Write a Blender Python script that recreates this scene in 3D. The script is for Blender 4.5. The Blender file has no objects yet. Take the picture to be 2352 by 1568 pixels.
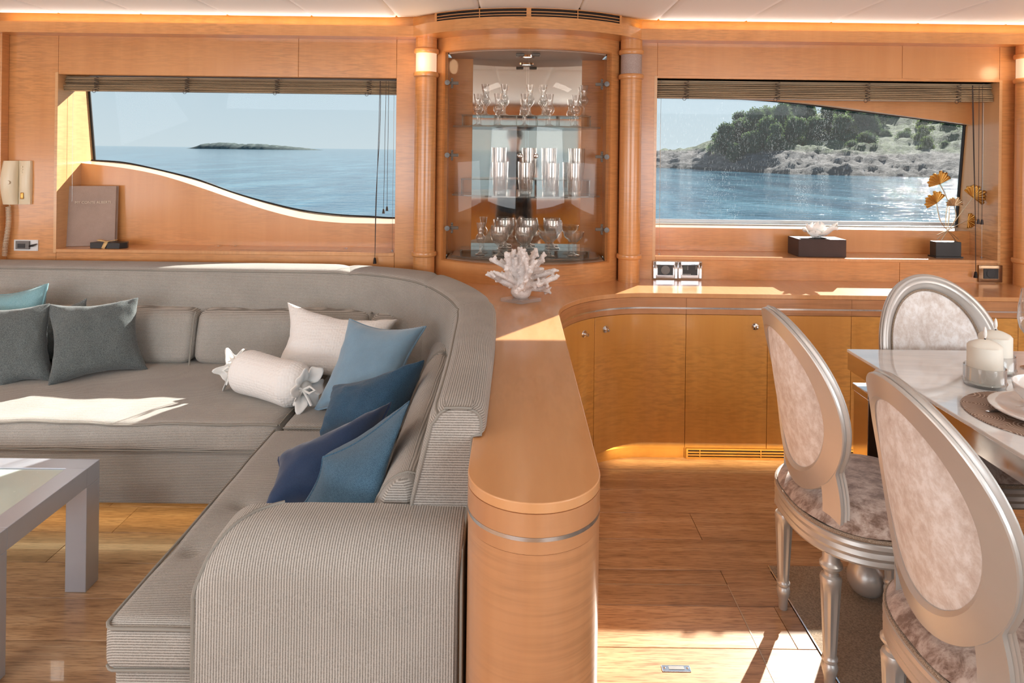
import bpy, math, random
from math import sin, cos, pi, sqrt, atan2, radians
from mathutils import Vector, Matrix, noise
random.seed(7)
S = bpy.context.scene
COL = S.collection
# ------------------------------------------------------------------ camera, world, sun, big lights, exposure
H = 1.45; F = 1568.0; PX, PY = 1186.0, 346.0; SR = 0.0122
cam = bpy.data.cameras.new('camera'); cam.sensor_width = 36; cam.lens = 24
cam.shift_x = -(PX-1176)/2352
cam.shift_y = (PY-784)/2352
cam.clip_start = 0.05; cam.clip_end = 20000
co = bpy.data.objects.new('camera', cam); COL.objects.link(co)
co.matrix_world = Matrix.Translation((0, 0, H)) @ Matrix.Rotation(pi/2, 4, 'X') @ Matrix.Rotation(math.asin(SR), 4, 'Z')
S.camera = co
S.view_settings.view_transform = 'Standard'; S.view_settings.look = 'None'
S.view_settings.exposure = 0.0; S.view_settings.gamma = 1; S.view_settings.use_curve_mapping = False
S.cycles.max_bounces = 12; S.cycles.transparent_max_bounces = 24; S.cycles.transmission_bounces = 12
S.cycles.glossy_bounces = 6; S.cycles.diffuse_bounces = 5
S.cycles.caustics_reflective = False; S.cycles.caustics_refractive = False
S.cycles.sample_clamp_indirect = 6

w = bpy.data.worlds.new('sky'); S.world = w; w.use_nodes = True
n = w.node_tree.nodes; l = w.node_tree.links
bg = n['Background']; bg.inputs['Strength'].default_value = 1.0
tc = n.new('ShaderNodeTexCoord'); sp = n.new('ShaderNodeSeparateXYZ'); cr = n.new('ShaderNodeValToRGB')
l.new(tc.outputs['Generated'], sp.inputs[0]); l.new(sp.outputs['Z'], cr.inputs[0]); l.new(cr.outputs[0], bg.inputs[0])
e = cr.color_ramp.elements
e[0].position = 0.0; e[0].color = (.62, .73, .78, 1)
e[1].position = 0.8; e[1].color = (.25, .42, .66, 1)
m_ = e.new(.13); m_.color = (.50, .65, .75, 1)

SUN = Vector((0.68, 1.0, 0.667)).normalized()
sl = bpy.data.lights.new('sun', 'SUN'); sl.energy = 16; sl.angle = radians(.55); sl.color = (1, .95, .87)
so = bpy.data.objects.new('sun', sl); COL.objects.link(so); so.rotation_euler = SUN.to_track_quat('Z', 'Y').to_euler()

def area(name, loc, rot, sx, sy, power, color=(1, 1, 1), spread=180):
    a = bpy.data.lights.new(name, 'AREA'); a.shape = 'RECTANGLE'; a.size = sx; a.size_y = sy; a.energy = power; a.color = color
    a.spread = radians(spread)
    o = bpy.data.objects.new(name, a); COL.objects.link(o); o.location = loc; o.rotation_euler = rot; return o
# fill area lights added at the windows of the opposite side, behind the photographer
for x in (-2.62, 2.62): area('daylight_fill', (x, -2.46, 1.24), (radians(122), 0, 0), 3.2, 1.3, 105, (.90, .95, 1))
# side fill lights, added in front of solid walls without windows
area('daylight_fill', (-4.36, .6, 1.24), (radians(120), 0, radians(-90)), 2.6, 1.1, 42, (.90, .95, 1))
area('daylight_fill', (4.36, .6, 1.24), (radians(120), 0, radians(90)), 2.6, 1.1, 42, (.90, .95, 1))
# fill lights added just below the ceiling, with no fixtures there
for x in (-2.3, 2.3):
    area('ceiling_fill', (x, .2, 2.118), (0, 0, 0), 1.3, .5, 24, (1, .94, .86))
# warm LED strips: cove above the cornice, under the sofa, under the cabinets
for x0, x1 in ((-2.68, -.62), (.62, 2.9)):
    area('cove_led_and_fill', ((x0+x1)/2, 3.53, 2.086), (radians(150), 0, 0), x1-x0, .02, 1.2, (1, .66, .14))
area('sofa_led', (-1.75, 2.66, .112), (0, 0, 0), 2.2, .04, 1.8, (1, .76, .40))
for x0, x1 in ((-2.68, -.62), (.70, 2.9)):
    area('cove_led_and_fill', ((x0+x1)/2, 3.512, 2.089), (radians(-125), 0, 0), x1-x0, .012, 1.2, (1, .95, .88))  # second, white strip: fill added to brighten the ceiling edge
area('cabinet_led', (2.0, 3.20, .058), (radians(25), 0, 0), 3.6, .02, 2.2, (1, .78, .40))

def W(px, py, Y):
    du, dv = px-PX, py-PY
    u = du+dv*SR; v = dv-du*SR
    return Vector((u/F*Y, Y, H-v/F*Y))
def G(px, py, Z):
    du, dv = px-PX, py-PY
    u = du+dv*SR; v = dv-du*SR
    Y = (H-Z)*F/v
    return Vector((u/F*Y, Y, Z))
def proj(p):
    u = p[0]*F/p[1]; v = (H-p[2])*F/p[1]
    return (PX+u-v*SR, PY+v+u*SR)

# ------------------------------------------------------------------ materials
def newmat(name):
    m = bpy.data.materials.new(name); m.use_nodes = True
    return m, m.node_tree.nodes, m.node_tree.links, m.node_tree.nodes['Principled BSDF']
def plain(name, c, rough=.5, metal=0, coat=0, spec=.5, trans=0, ior=1.45, emis=None, es=0, sheen=0, sss=0):
    m, n, l, b = newmat(name)
    b.inputs['Base Color'].default_value = (*c, 1); b.inputs['Roughness'].default_value = rough
    b.inputs['Metallic'].default_value = metal; b.inputs['Coat Weight'].default_value = coat
    b.inputs['Specular IOR Level'].default_value = spec; b.inputs['Transmission Weight'].default_value = trans
    b.inputs['IOR'].default_value = ior; b.inputs['Sheen Weight'].default_value = sheen
    if emis: b.inputs['Emission Color'].default_value = (*emis, 1); b.inputs['Emission Strength'].default_value = es
    # a trace of fine surface relief so nothing is perfectly uniform
    if trans == 0:
        t = n.new('ShaderNodeTexCoord'); nz = n.new('ShaderNodeTexNoise'); nz.inputs['Scale'].default_value = 60
        mr = n.new('ShaderNodeMapRange'); mr.inputs[3].default_value = max(.02, rough-.05); mr.inputs[4].default_value = rough+.05
        l.new(t.outputs['Object'], nz.inputs['Vector']); l.new(nz.outputs['Fac'], mr.inputs[0]); l.new(mr.outputs[0], b.inputs['Roughness'])
    return m
def mapping(n, l, scale, src='Object', rot=(0, 0, 0)):
    t = n.new('ShaderNodeTexCoord'); mp = n.new('ShaderNodeMapping'); mp.inputs['Scale'].default_value = scale
    mp.inputs['Rotation'].default_value = rot
    l.new(t.outputs[src], mp.inputs[0]); return mp.outputs[0]
def noise_t(n, l, vec, scale=1, detail=3, rough=.5, dist=0):
    z = n.new('ShaderNodeTexNoise'); z.inputs['Scale'].default_value = scale; z.inputs['Detail'].default_value = detail
    z.inputs['Roughness'].default_value = rough; z.inputs['Distortion'].default_value = dist
    l.new(vec, z.inputs['Vector']); return z.outputs['Fac']
def ramp(n, l, fac, stops):
    r = n.new('ShaderNodeValToRGB'); el = r.color_ramp.elements
    el[0].position = stops[0][0]; el[0].color = (*stops[0][1], 1); el[1].position = stops[-1][0]; el[1].color = (*stops[-1][1], 1)
    for p, c in stops[1:-1]:
        q = el.new(p); q.color = (*c, 1)
    l.new(fac, r.inputs[0]); return r.outputs[0]
def mixc(n, l, fac, a, b, mode='MIX'):
    m = n.new('ShaderNodeMix'); m.data_type = 'RGBA'; m.blend_type = mode
    for s, v in ((0, fac), (6, a), (7, b)):
        if isinstance(v, (int, float)): m.inputs[s].default_value = v
        elif isinstance(v, tuple): m.inputs[s].default_value = (*v, 1)
        else: l.new(v, m.inputs[s])
    return m.outputs[2]
def math_(n, l, op, a, b=None):
    m = n.new('ShaderNodeMath'); m.operation = op
    for i, v in enumerate((a, b)):
        if v is None: continue
        if isinstance(v, (int, float)): m.inputs[i].default_value = v
        else: l.new(v, m.inputs[i])
    return m.outputs[0]
def bump(n, l, b, h, strength=.3, dist=.002):
    u = n.new('ShaderNodeBump'); u.inputs['Strength'].default_value = strength; u.inputs['Distance'].default_value = dist
    l.new(h, u.inputs['Height']); l.new(u.outputs[0], b.inputs['Normal'])

def veneer(name, base, dark, rough=.28, fig=(15, 15, 130), coarse=(9, 9, .7), figamt=.75, coat=.35):
    """lacquered fiddleback veneer: long pale/dark stripes along the grain and short cross figure"""
    m, n, l, b = newmat(name)
    f = noise_t(n, l, mapping(n, l, fig), 1, 2, .5, .35)
    g = noise_t(n, l, mapping(n, l, coarse), 1, 4, .6)
    c1 = ramp(n, l, g, [(.25, dark), (.72, base)])
    msk = ramp(n, l, noise_t(n, l, mapping(n, l, (1.6, 1.6, 2.3)), 1, 2), [(.35, (0, 0, 0)), (.7, (1, 1, 1))])
    ff = ramp(n, l, f, [(.36, (.70, .70, .70)), (.60, (1.04, 1.04, 1.04))])
    fx = mixc(n, l, math_(n, l, 'MULTIPLY', msk, figamt), (1, 1, 1), ff)
    l.new(mixc(n, l, 1.0, c1, fx, 'MULTIPLY'), b.inputs['Base Color'])
    b.inputs['Roughness'].default_value = rough; b.inputs['Coat Weight'].default_value = coat; b.inputs['Coat Roughness'].default_value = .12
    bump(n, l, b, f, .05, .001)
    return m
WOOD = veneer('orange_lacquered_veneer', (.66, .31, .112), (.57, .245, .078))
WOODH = veneer('door_veneer', (.68, .34, .085), (.58, .265, .055), fig=(18, 18, 75), figamt=1.0)
WOODD = veneer('divider_veneer', (.54, .27, .125), (.44, .195, .083), fig=(4, 4, 85), figamt=1.0)
TOPW = veneer('worktop_veneer', (.68, .36, .165), (.60, .29, .12), fig=(50, 12, 8), coarse=(10, 1.5, 1), rough=.22, figamt=.35)
REVW = veneer('sunlit_reveal_veneer', (.69, .40, .19), (.62, .33, .14))  # same wood as the walls, paled in its base colour to look sunlit
PALEW = veneer('pale_sill_veneer', (.80, .62, .44), (.74, .54, .36), figamt=.2)
DARKGAP = plain('dark_gap', (.02, .012, .008), .8)

def floor_mat():
    m, n, l, b = newmat('oak_floor')
    oi = n.new('ShaderNodeObjectInfo'); rnd = oi.outputs['Random']
    t = n.new('ShaderNodeTexCoord'); mp = n.new('ShaderNodeMapping'); mp.inputs['Scale'].default_value = (1.5, 22, 22)
    off = n.new('ShaderNodeCombineXYZ'); l.new(math_(n, l, 'MULTIPLY', rnd, 37.0), off.inputs[0]); l.new(math_(n, l, 'MULTIPLY', rnd, 91.0), off.inputs[1])
    l.new(t.outputs['Object'], mp.inputs[0]); l.new(off.outputs[0], mp.inputs['Location'])
    g = noise_t(n, l, mp.outputs[0], 1, 6, .62, .8)
    mp2 = n.new('ShaderNodeMapping'); mp2.inputs['Scale'].default_value = (14, 190, 190); l.new(t.outputs['Object'], mp2.inputs[0])
    fine = noise_t(n, l, mp2.outputs[0], 1, 3, .6)
    c = ramp(n, l, g, [(.28, (.32, .175, .085)), (.52, (.50, .30, .158)), (.75, (.62, .42, .25))])
    c = mixc(n, l, 1.0, c, ramp(n, l, fine, [(.36, (.62, .58, .55)), (.52, (1.05, 1.05, 1.05))]), 'MULTIPLY')
    c = mixc(n, l, 1.0, c, ramp(n, l, rnd, [(0, (.78, .76, .72)), (1, (1.16, 1.16, 1.14))]), 'MULTIPLY')
    l.new(c, b.inputs['Base Color']); b.inputs['Roughness'].default_value = .32; b.inputs['Coat Weight'].default_value = .15
    bump(n, l, b, fine, .12, .001)
    return m
FLOOR = floor_mat()

def rib_mat(name, dark, light, period=.0058, weave=430):
    m, n, l, b = newmat(name)
    a = n.new('ShaderNodeAttribute'); a.attribute_name = 'rib'
    s = math_(n, l, 'SINE', math_(n, l, 'MULTIPLY', a.outputs['Fac'], 2*pi/period))
    s = math_(n, l, 'ADD', math_(n, l, 'MULTIPLY', s, .5), .5)
    z = noise_t(n, l, mapping(n, l, (weave, weave, weave)), 1, 2, .7)
    z2 = noise_t(n, l, mapping(n, l, (5, 5, 5)), 1, 3, .6)
    h = math_(n, l, 'ADD', s, math_(n, l, 'MULTIPLY', math_(n, l, 'SUBTRACT', z, .5), 1.5))
    c = ramp(n, l, h, [(.0, dark), (.9, light)])
    c = mixc(n, l, 1.0, c, ramp(n, l, z2, [(.3, (.9, .9, .9)), (.7, (1.07, 1.07, 1.07))]), 'MULTIPLY')
    l.new(c, b.inputs['Base Color']); b.inputs['Roughness'].default_value = .95; b.inputs['Sheen Weight'].default_value = .15
    b.inputs['Specular IOR Level'].default_value = .15
    bump(n, l, b, h, .4, .0014)
    return m
SOFA = rib_mat('ribbed_taupe_cloth', (.20, .185, .163), (.485, .46, .42))
PIPE = plain('sofa_piping', (.27, .255, .225), .95, spec=.1)

def cloth(name, c1, c2, scale=700, rough=.95, sheen=.2, bs=.4, big=6):
    m, n, l, b = newmat(name)
    z = noise_t(n, l, mapping(n, l, (scale, scale, scale)), 1, 2, .7)
    z2 = noise_t(n, l, mapping(n, l, (big, big, big)), 1, 4, .6)
    c = ramp(n, l, z, [(.35, c1), (.65, c2)])
    c = mixc(n, l, 1.0, c, ramp(n, l, z2, [(.3, (.88, .88, .88)), (.7, (1.1, 1.1, 1.1))]), 'MULTIPLY')
    l.new(c, b.inputs['Base Color']); b.inputs['Roughness'].default_value = rough; b.inputs['Sheen Weight'].default_value = sheen
    b.inputs['Specular IOR Level'].default_value = .15
    bump(n, l, b, z, bs, .001); return m
GREYC = cloth('grey_woven_cloth', (.055, .065, .066), (.17, .19, .19), 420)
GREYC2 = cloth('pale_grey_woven_cloth', (.10, .11, .11), (.24, .26, .26), 420)
TEAL = cloth('teal_cloth', (.17, .33, .37), (.25, .42, .46), 300)
LBLUE = cloth('light_blue_velvet', (.17, .29, .40), (.20, .34, .46), 500, .7, .5, .1)
TBLUE = cloth('blue_textured_cloth', (.014, .040, .080), (.055, .13, .21), 650, bs=.5)
TBLUE2 = cloth('bright_blue_textured_cloth', (.022, .065, .115), (.10, .20, .29), 650, bs=.5)
NAVY = cloth('navy_velvet', (.013, .030, .080), (.020, .048, .11), 500, .6, .35, .1)
def quilted():
    m, n, l, b = newmat('white_quilted_cotton')
    v = n.new('ShaderNodeTexVoronoi'); v.inputs['Scale'].default_value = 88; v.inputs['Randomness'].default_value = .35
    l.new(mapping(n, l, (1, 1, 1)), v.inputs['Vector'])
    b.inputs['Base Color'].default_value = (.86, .85, .83, 1); b.inputs['Roughness'].default_value = .9
    h = math_(n, l, 'SUBTRACT', 1.0, v.outputs['Distance']); bump(n, l, b, h, .7, .0035); return m
WHITEQ = quilted()
WHITEC = plain('white_cotton', (.85, .84, .81), .9, spec=.1)

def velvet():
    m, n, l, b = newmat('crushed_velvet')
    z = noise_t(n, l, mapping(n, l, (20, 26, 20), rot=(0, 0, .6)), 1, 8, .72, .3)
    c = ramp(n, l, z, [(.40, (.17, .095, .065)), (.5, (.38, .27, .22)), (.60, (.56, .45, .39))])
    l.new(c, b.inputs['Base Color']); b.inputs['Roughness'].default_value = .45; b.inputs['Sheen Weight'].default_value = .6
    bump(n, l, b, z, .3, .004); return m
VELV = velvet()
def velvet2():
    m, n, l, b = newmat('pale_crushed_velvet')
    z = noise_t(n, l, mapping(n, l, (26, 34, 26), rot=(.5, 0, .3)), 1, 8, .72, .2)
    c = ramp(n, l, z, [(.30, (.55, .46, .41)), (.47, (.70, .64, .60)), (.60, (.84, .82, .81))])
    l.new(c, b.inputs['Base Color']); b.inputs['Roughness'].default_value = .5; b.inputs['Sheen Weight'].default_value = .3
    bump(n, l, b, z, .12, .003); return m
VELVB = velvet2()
BRAID = cloth('gimp_braid', (.18, .12, .08), (.48, .38, .29), 500, bs=1)

def silver_paint(name, c, rough):
    m, n, l, b = newmat(name)
    z = noise_t(n, l, mapping(n, l, (9, 9, 9)), 1, 4, .6)
    l.new(mixc(n, l, z, tuple(x*.86 for x in c), c), b.inputs['Base Color'])
    b.inputs['Metallic'].default_value = .55; b.inputs['Roughness'].default_value = rough
    return m
CHAIRS = silver_paint('silver_painted_wood', (.60, .58, .55), .36)
TABSIL = silver_paint('brushed_silver_frame', (.52, .56, .63), .36)
CHROME = plain('chrome', (.75, .75, .76), .09, 1)
STEEL = plain('polished_steel', (.72, .72, .72), .16, 1)
INLAY = plain('silver_inlay', (.72, .73, .75), .25, 1)
GUN = plain('gunmetal', (.16, .15, .14), .45, .4)
BLACKP = plain('black_plastic', (.02, .02, .02), .35)
BLACKG = plain('black_gasket', (.012, .012, .013), .6)
CREAMP = plain('cream_plastic', (.74, .63, .45), .3)
IVORY = plain('ivory_wax', (.80, .78, .70), .45, spec=.4)
WHITEP = plain('white_ceramic', (.80, .78, .76), .12, coat=.5)
CORAL = cloth('white_coral', (.66, .60, .57), (.84, .80, .78), 260, .9, 0, .8, 30)
GOLD = plain('aged_gold_leaf', (.55, .32, .09), .33, .9)
BRASSST = plain('champagne_metal', (.62, .48, .32), .3, .9)
CARPET = cloth('taupe_carpet', (.19, .135, .085), (.36, .27, .18), 190, 1, .3, 1.0, 4)
CEIL = plain('white_padded_vinyl', (.93, .93, .93), .6)
FRAMEGREY = plain('grey_window_frame', (.42, .45, .47), .35, .3)
MIRROR = plain('mirror', (.88, .90, .88), .015, 1)
BROWNL = cloth('dark_brown_leather', (.055, .035, .032), (.085, .058, .052), 500, .5, 0, .3)
MAUVEC = cloth('mauve_book_cloth', (.34, .245, .20), (.44, .33, .275), 900, .8, .1, .3)
GREYMET = plain('dark_brown_mirror', (.10, .07, .055), .12, .6)
LAMPOFF = cloth('frosted_lamp_glass', (.36, .27, .24), (.46, .37, .33), 260, .5, 0, .4)
LAMPON = plain('glowing_lamp_glass', (.55, .42, .32), .5, emis=(1, .68, .42), es=.62)
BULB = plain('lit_spot', (1, 1, 1), .4, emis=(1, .88, .7), es=6)
MARBLE = None
def marble():
    m, n, l, b = newmat('white_marble')
    z = noise_t(n, l, mapping(n, l, (1.2, 4, 1.5), rot=(0, 0, .5)), 1, 7, .6, 2.0)
    l.new(ramp(n, l, z, [(.42, (.84, .86, .87)), (.5, (.76, .79, .81)), (.56, (.84, .86, .87))]), b.inputs['Base Color'])
    b.inputs['Roughness'].default_value = .07; b.inputs['Coat Weight'].default_value = .6; b.inputs['Coat Roughness'].default_value = .03
    return m
MARBLE = marble()
GLASS = plain('clear_glass', (1, 1, 1), .02, trans=1, ior=1.45)
def thin_glass(name, tint, refl, specks=False, milk=0):
    m, n, l, b = newmat(name); n.remove(b); out = n['Material Output']
    tr = n.new('ShaderNodeBsdfTransparent'); tr.inputs[0].default_value = (*tint, 1)
    gl = n.new('ShaderNodeBsdfGlossy'); gl.inputs['Roughness'].default_value = .01
    lw_ = n.new('ShaderNodeLayerWeight'); lw_.inputs[0].default_value = .5
    f = math_(n, l, 'MULTIPLY', math_(n, l, 'ADD', math_(n, l, 'MULTIPLY', math_(n, l, 'POWER', lw_.outputs['Facing'], 4.0), .85), .045), refl)
    mx = n.new('ShaderNodeMixShader'); l.new(f, mx.inputs[0]); l.new(tr.outputs[0], mx.inputs[1]); l.new(gl.outputs[0], mx.inputs[2])
    last = mx.outputs[0]
    if milk:
        d0 = n.new('ShaderNodeBsdfDiffuse'); m0 = n.new('ShaderNodeMixShader'); m0.inputs[0].default_value = milk; l.new(last, m0.inputs[1]); l.new(d0.outputs[0], m0.inputs[2]); last = m0.outputs[0]
    if specks:   # dried salt spray: streaks and drops running down the outside of the pane
        df = n.new('ShaderNodeBsdfTranslucent'); df.inputs[0].default_value = (.5, .52, .53, 1)
        v = n.new('ShaderNodeTexVoronoi'); v.inputs['Scale'].default_value = 1; l.new(mapping(n, l, (210, 210, 125)), v.inputs['Vector'])
        z = noise_t(n, l, mapping(n, l, (7, 7, 2.2)), 1, 3, .7)
        dots = math_(n, l, 'LESS_THAN', v.outputs['Distance'], math_(n, l, 'MULTIPLY', math_(n, l, 'SUBTRACT', z, .42), .95))
        st = noise_t(n, l, mapping(n, l, (300, 300, 6)), 1, 3, .7)
        st = math_(n, l, 'MULTIPLY', math_(n, l, 'GREATER_THAN', st, .62), .22)
        a = math_(n, l, 'ADD', math_(n, l, 'MULTIPLY', dots, .38), math_(n, l, 'MULTIPLY', st, z))
        a = math_(n, l, 'ADD', a, .03)  # even whitish veil of salt, added to haze the land outside
        m2 = n.new('ShaderNodeMixShader'); l.new(a, m2.inputs[0]); l.new(last, m2.inputs[1]); l.new(df.outputs[0], m2.inputs[2]); last = m2.outputs[0]
    l.new(last, out.inputs[0]); return m
PANE = thin_glass('window_glass', (.97, .985, .985), .18)
PANES = thin_glass('salt_sprayed_window_glass', (.97, .985, .985), .18, True)
ACRYL = thin_glass('clear_acrylic', (.97, .97, .97), 1.6, milk=.22)
DOORG = thin_glass('bronze_tinted_glass', (.93, .90, .87), .32)
STEMG = thin_glass('thin_clear_glass', (.975, .98, .985), 2.6, milk=.05)
SHELFG = thin_glass('glass_shelf', (.96, .985, .975), 1.6, milk=.09)

def blindmat():
    m, n, l, b = newmat('woven_wood_slats')
    z = noise_t(n, l, mapping(n, l, (3, 60, 260)), 1, 3, .6)
    l.new(ramp(n, l, z, [(.3, (.13, .085, .045)), (.7, (.50, .35, .20))]), b.inputs['Base Color']); b.inputs['Roughness'].default_value = .55
    return m
BLIND = blindmat()
def cork():
    m, n, l, b = newmat('woven_placemat')
    v = n.new('ShaderNodeTexVoronoi'); v.inputs['Scale'].default_value = 10; l.new(mapping(n, l, (1, 1.15, 1)), v.inputs['Vector'])
    sn = math_(n, l, 'SINE', math_(n, l, 'MULTIPLY', v.outputs['Distance'], 95.0))
    l.new(ramp(n, l, sn, [(.35, (.24, .15, .105)), (.75, (.56, .44, .36))]), b.inputs['Base Color']); b.inputs['Roughness'].default_value = .55
    bump(n, l, b, sn, .3, .001); return m
MAT = cork()

# ------------------------------------------------------------------ builders
def origin(o):
    v = Vector((0, 0, 0))
    while o is not None: v += o.location; o = o.parent
    return v
def tag(o, label=None, cat=None, group=None, kind=None):
    if label: o['label'] = label
    if cat: o['category'] = cat
    if group: o['group'] = group
    if kind: o['kind'] = kind
    return o
def thing(name, loc, label=None, cat=None, group=None, kind=None):
    o = bpy.data.objects.new(name, None); COL.objects.link(o); o.location = loc; o.empty_display_size = .05
    return tag(o, label, cat, group, kind)
class M:
    def __init__(s): s.v = []; s.f = []
    def add(s, v, f):
        k = len(s.v); s.v += [Vector(p) for p in v]; s.f += [tuple(i+k for i in q) for q in f]; return s
    def box(s, x0, x1, y0, y1, z0, z1):
        return s.add([(x0, y0, z0), (x1, y0, z0), (x1, y1, z0), (x0, y1, z0), (x0, y0, z1), (x1, y0, z1), (x1, y1, z1), (x0, y1, z1)],
                     [(0, 3, 2, 1), (4, 5, 6, 7), (0, 1, 5, 4), (1, 2, 6, 5), (2, 3, 7, 6), (3, 0, 4, 7)])
    def prism(s, poly, z0, z1):
        k = len(poly)
        return s.add([(x, y, z0) for x, y in poly]+[(x, y, z1) for x, y in poly],
                     [tuple(range(k-1, -1, -1)), tuple(range(k, 2*k))]+[(i, (i+1) % k, (i+1) % k+k, i+k) for i in range(k)])
    def yprism(s, poly, y0, y1):   # polygon in x,z extruded along y
        k = len(poly)
        return s.add([(x, y0, z) for x, z in poly]+[(x, y1, z) for x, z in poly],
                     [tuple(range(k)), tuple(range(2*k-1, k-1, -1))]+[(i, i+k, (i+1) % k+k, (i+1) % k) for i in range(k)])
    def lathe(s, prof, c=(0, 0, 0), n=24, axis='z', flute=None):
        c = Vector(c); k = len(prof); v = []; f = []
        for i in range(n):
            a = 2*pi*i/n
            for j, p in enumerate(prof):
                r, z = p[0], p[1]
                if flute and flute[0] <= z <= flute[1]: r *= 1-flute[3]*(.5+.5*cos(a*flute[2]))**.7
                q = (r*cos(a), r*sin(a), z)
                if axis == 'y': q = (r*cos(a), z, r*sin(a))
                if axis == 'x': q = (z, r*cos(a), r*sin(a))
                v.append(c+Vector(q))
        for i in range(n):
            for j in range(k-1):
                a, b_ = i*k+j, ((i+1) % n)*k+j
                f.append((a, b_, b_+1, a+1))
        if prof[0][0] > 1e-6: f.append(tuple(i*k for i in range(n-1, -1, -1)))
        if prof[-1][0] > 1e-6: f.append(tuple(i*k+k-1 for i in range(n)))
        return s.add(v, f)
    def tube(s, pts, r, n=8, closed=False, caps=True):
        pts = [Vector(p) for p in pts]; k = len(pts); v = []; f = []; prev = None
        rr = r if isinstance(r, (list, tuple)) else [r]*k
        for i, p in enumerate(pts):
            if closed: t = pts[(i+1) % k]-pts[i-1]
            else: t = pts[min(i+1, k-1)]-pts[max(i-1, 0)]
            t = t.normalized() if t.length > 1e-9 else Vector((0, 0, 1))
            if prev is None:
                a = Vector((0, 0, 1)) if abs(t.z) < .9 else Vector((1, 0, 0)); u = t.cross(a).normalized()
            else:
                u = prev-t*prev.dot(t); u = u.normalized() if u.length > 1e-6 else t.orthogonal().normalized()
            prev = u; w_ = t.cross(u)
            for j in range(n):
                a = 2*pi*j/n; v.append(p+(u*cos(a)+w_*sin(a))*rr[i])
        for i in range(k if closed else k-1):
            i2 = (i+1) % k
            for j in range(n):
                j2 = (j+1) % n; f.append((i*n+j, i*n+j2, i2*n+j2, i2*n+j))
        if caps and not closed: f.append(tuple(range(n-1, -1, -1))); f.append(tuple((k-1)*n+j for j in range(n)))
        return s.add(v, f)
    def grid(s, fn, nu, nv, cu=False, cv=False):
        v = [fn(i/(nu if cu else nu-1), j/(nv if cv else nv-1)) for i in range(nu) for j in range(nv)]; f = []
        for i in range(nu if cu else nu-1):
            for j in range(nv if cv else nv-1):
                i2 = (i+1) % nu; j2 = (j+1) % nv
                f.append((i*nv+j, i2*nv+j, i2*nv+j2, i*nv+j2))
        return s.add(v, f)
    def sphere(s, c, r, n=12, m=8, sc=(1, 1, 1)):
        c = Vector(c)
        return s.grid(lambda u, v: c+Vector((r*sc[0]*sin(pi*v)*cos(2*pi*u), r*sc[1]*sin(pi*v)*sin(2*pi*u), r*sc[2]*cos(pi*v))), n, m, True)
    def soft(s, x0, x1, y0, y1, z0, z1, r, step=.03, disp=None):
        lo = Vector((x0, y0, z0)); hi = Vector((x1, y1, z1)); il = lo+Vector((r,)*3); ih = hi-Vector((r,)*3); idx = {}; v = []; f = []
        for k in range(3):
            if il[k] > ih[k]: il[k] = ih[k] = (il[k]+ih[k])/2
        def lin(a, b):
            m = max(2, int((b-a)/step)); pts = [a+(b-a)*i/m for i in range(m+1)]
            ex = [a+r*q for q in (.12, .3, .55, .8)]+[b-r*q for q in (.12, .3, .55, .8)]
            return sorted(set(round(t, 5) for t in pts+ex if a <= t <= b))
        ax = [lin(lo[k], hi[k]) for k in range(3)]
        def vid(p):
            key = tuple(round(c, 5) for c in p)
            if key not in idx:
                q = Vector([min(max(p[k], il[k]), ih[k]) for k in range(3)]); d = p-q
                o = q+d.normalized()*r if d.length > 1e-9 else p.copy()
                if disp: o = disp(o)
                idx[key] = len(v); v.append(o)
            return idx[key]
        for k in range(3):
            a, b_ = (k+1) % 3, (k+2) % 3
            for side in (0, 1):
                c = (lo, hi)[side][k]
                for i in range(len(ax[a])-1):
                    for j in range(len(ax[b_])-1):
                        q = []
                        for (ii, jj) in ((i, j), (i+1, j), (i+1, j+1), (i, j+1)):
                            p = Vector((0, 0, 0)); p[k] = c; p[a] = ax[a][ii]; p[b_] = ax[b_][jj]; q.append(vid(p))
                        if not side: q.reverse()
                        if len(set(q)) == 4: f.append(tuple(q))
        return s.add(v, f)
    def build(s, name, mat, parent=None, smooth=True, rib=None, bevel=0, sub=0, angle=35, local=False, **kw):
        me = bpy.data.meshes.new(name); off = Vector((0, 0, 0)) if local else origin(parent)
        o = bpy.data.objects.new(name, me); COL.objects.link(o)
        vs = s.v
        if parent is None and not local:
            c = Vector((sum(v.x for v in vs)/len(vs), sum(v.y for v in vs)/len(vs), min(v.z for v in vs))); off = c; o.location = c
        me.from_pydata([v-off for v in vs], [], s.f)
        me.materials.append(mat)
        if rib:
            at = me.attributes.new('rib', 'FLOAT', 'POINT'); at.data.foreach_set('value', [rib(v) for v in vs])
        if smooth:
            me.polygons.foreach_set('use_smooth', [True]*len(me.polygons))
            me.set_sharp_from_angle(angle=radians(angle))
        if parent: o.parent = parent
        if bevel:
            b = o.modifiers.new('bevel', 'BEVEL'); b.width = bevel; b.segments = 2; b.limit_method = 'ANGLE'; b.angle_limit = radians(40)
        if sub:
            b = o.modifiers.new('sub', 'SUBSURF'); b.levels = sub; b.render_levels = sub
        for k, v_ in kw.items(): o[k] = v_
        return o
def children(o): return [c for c in bpy.data.objects if c.parent is o]
KIDS = {}
def copy_tree(o, parent=None, first=True):
    if first:
        KIDS.clear()
        for c in bpy.data.objects:
            if c.parent: KIDS.setdefault(c.parent.name, []).append(c)
    c = o.copy(); COL.objects.link(c)
    if parent: c.parent = parent
    for k in KIDS.get(o.name, []): copy_tree(k, c, False)
    return c

# ================================================================== STRUCTURE
YW = 3.60
ZS = .903; ZL = 1.824; ZR = 1.842; YB = 3.80
LX0 = W(131, 400, YW).x; LX1 = W(908, 400, YW).x
RX0 = W(1507, 400, YW).x; RX1 = W(2293, 400, YW).x
RZB = ZS+.004
XL, XR = -4.4, 4.4
ypane = lambda z: 3.93-.11*(z-1.05)
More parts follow.
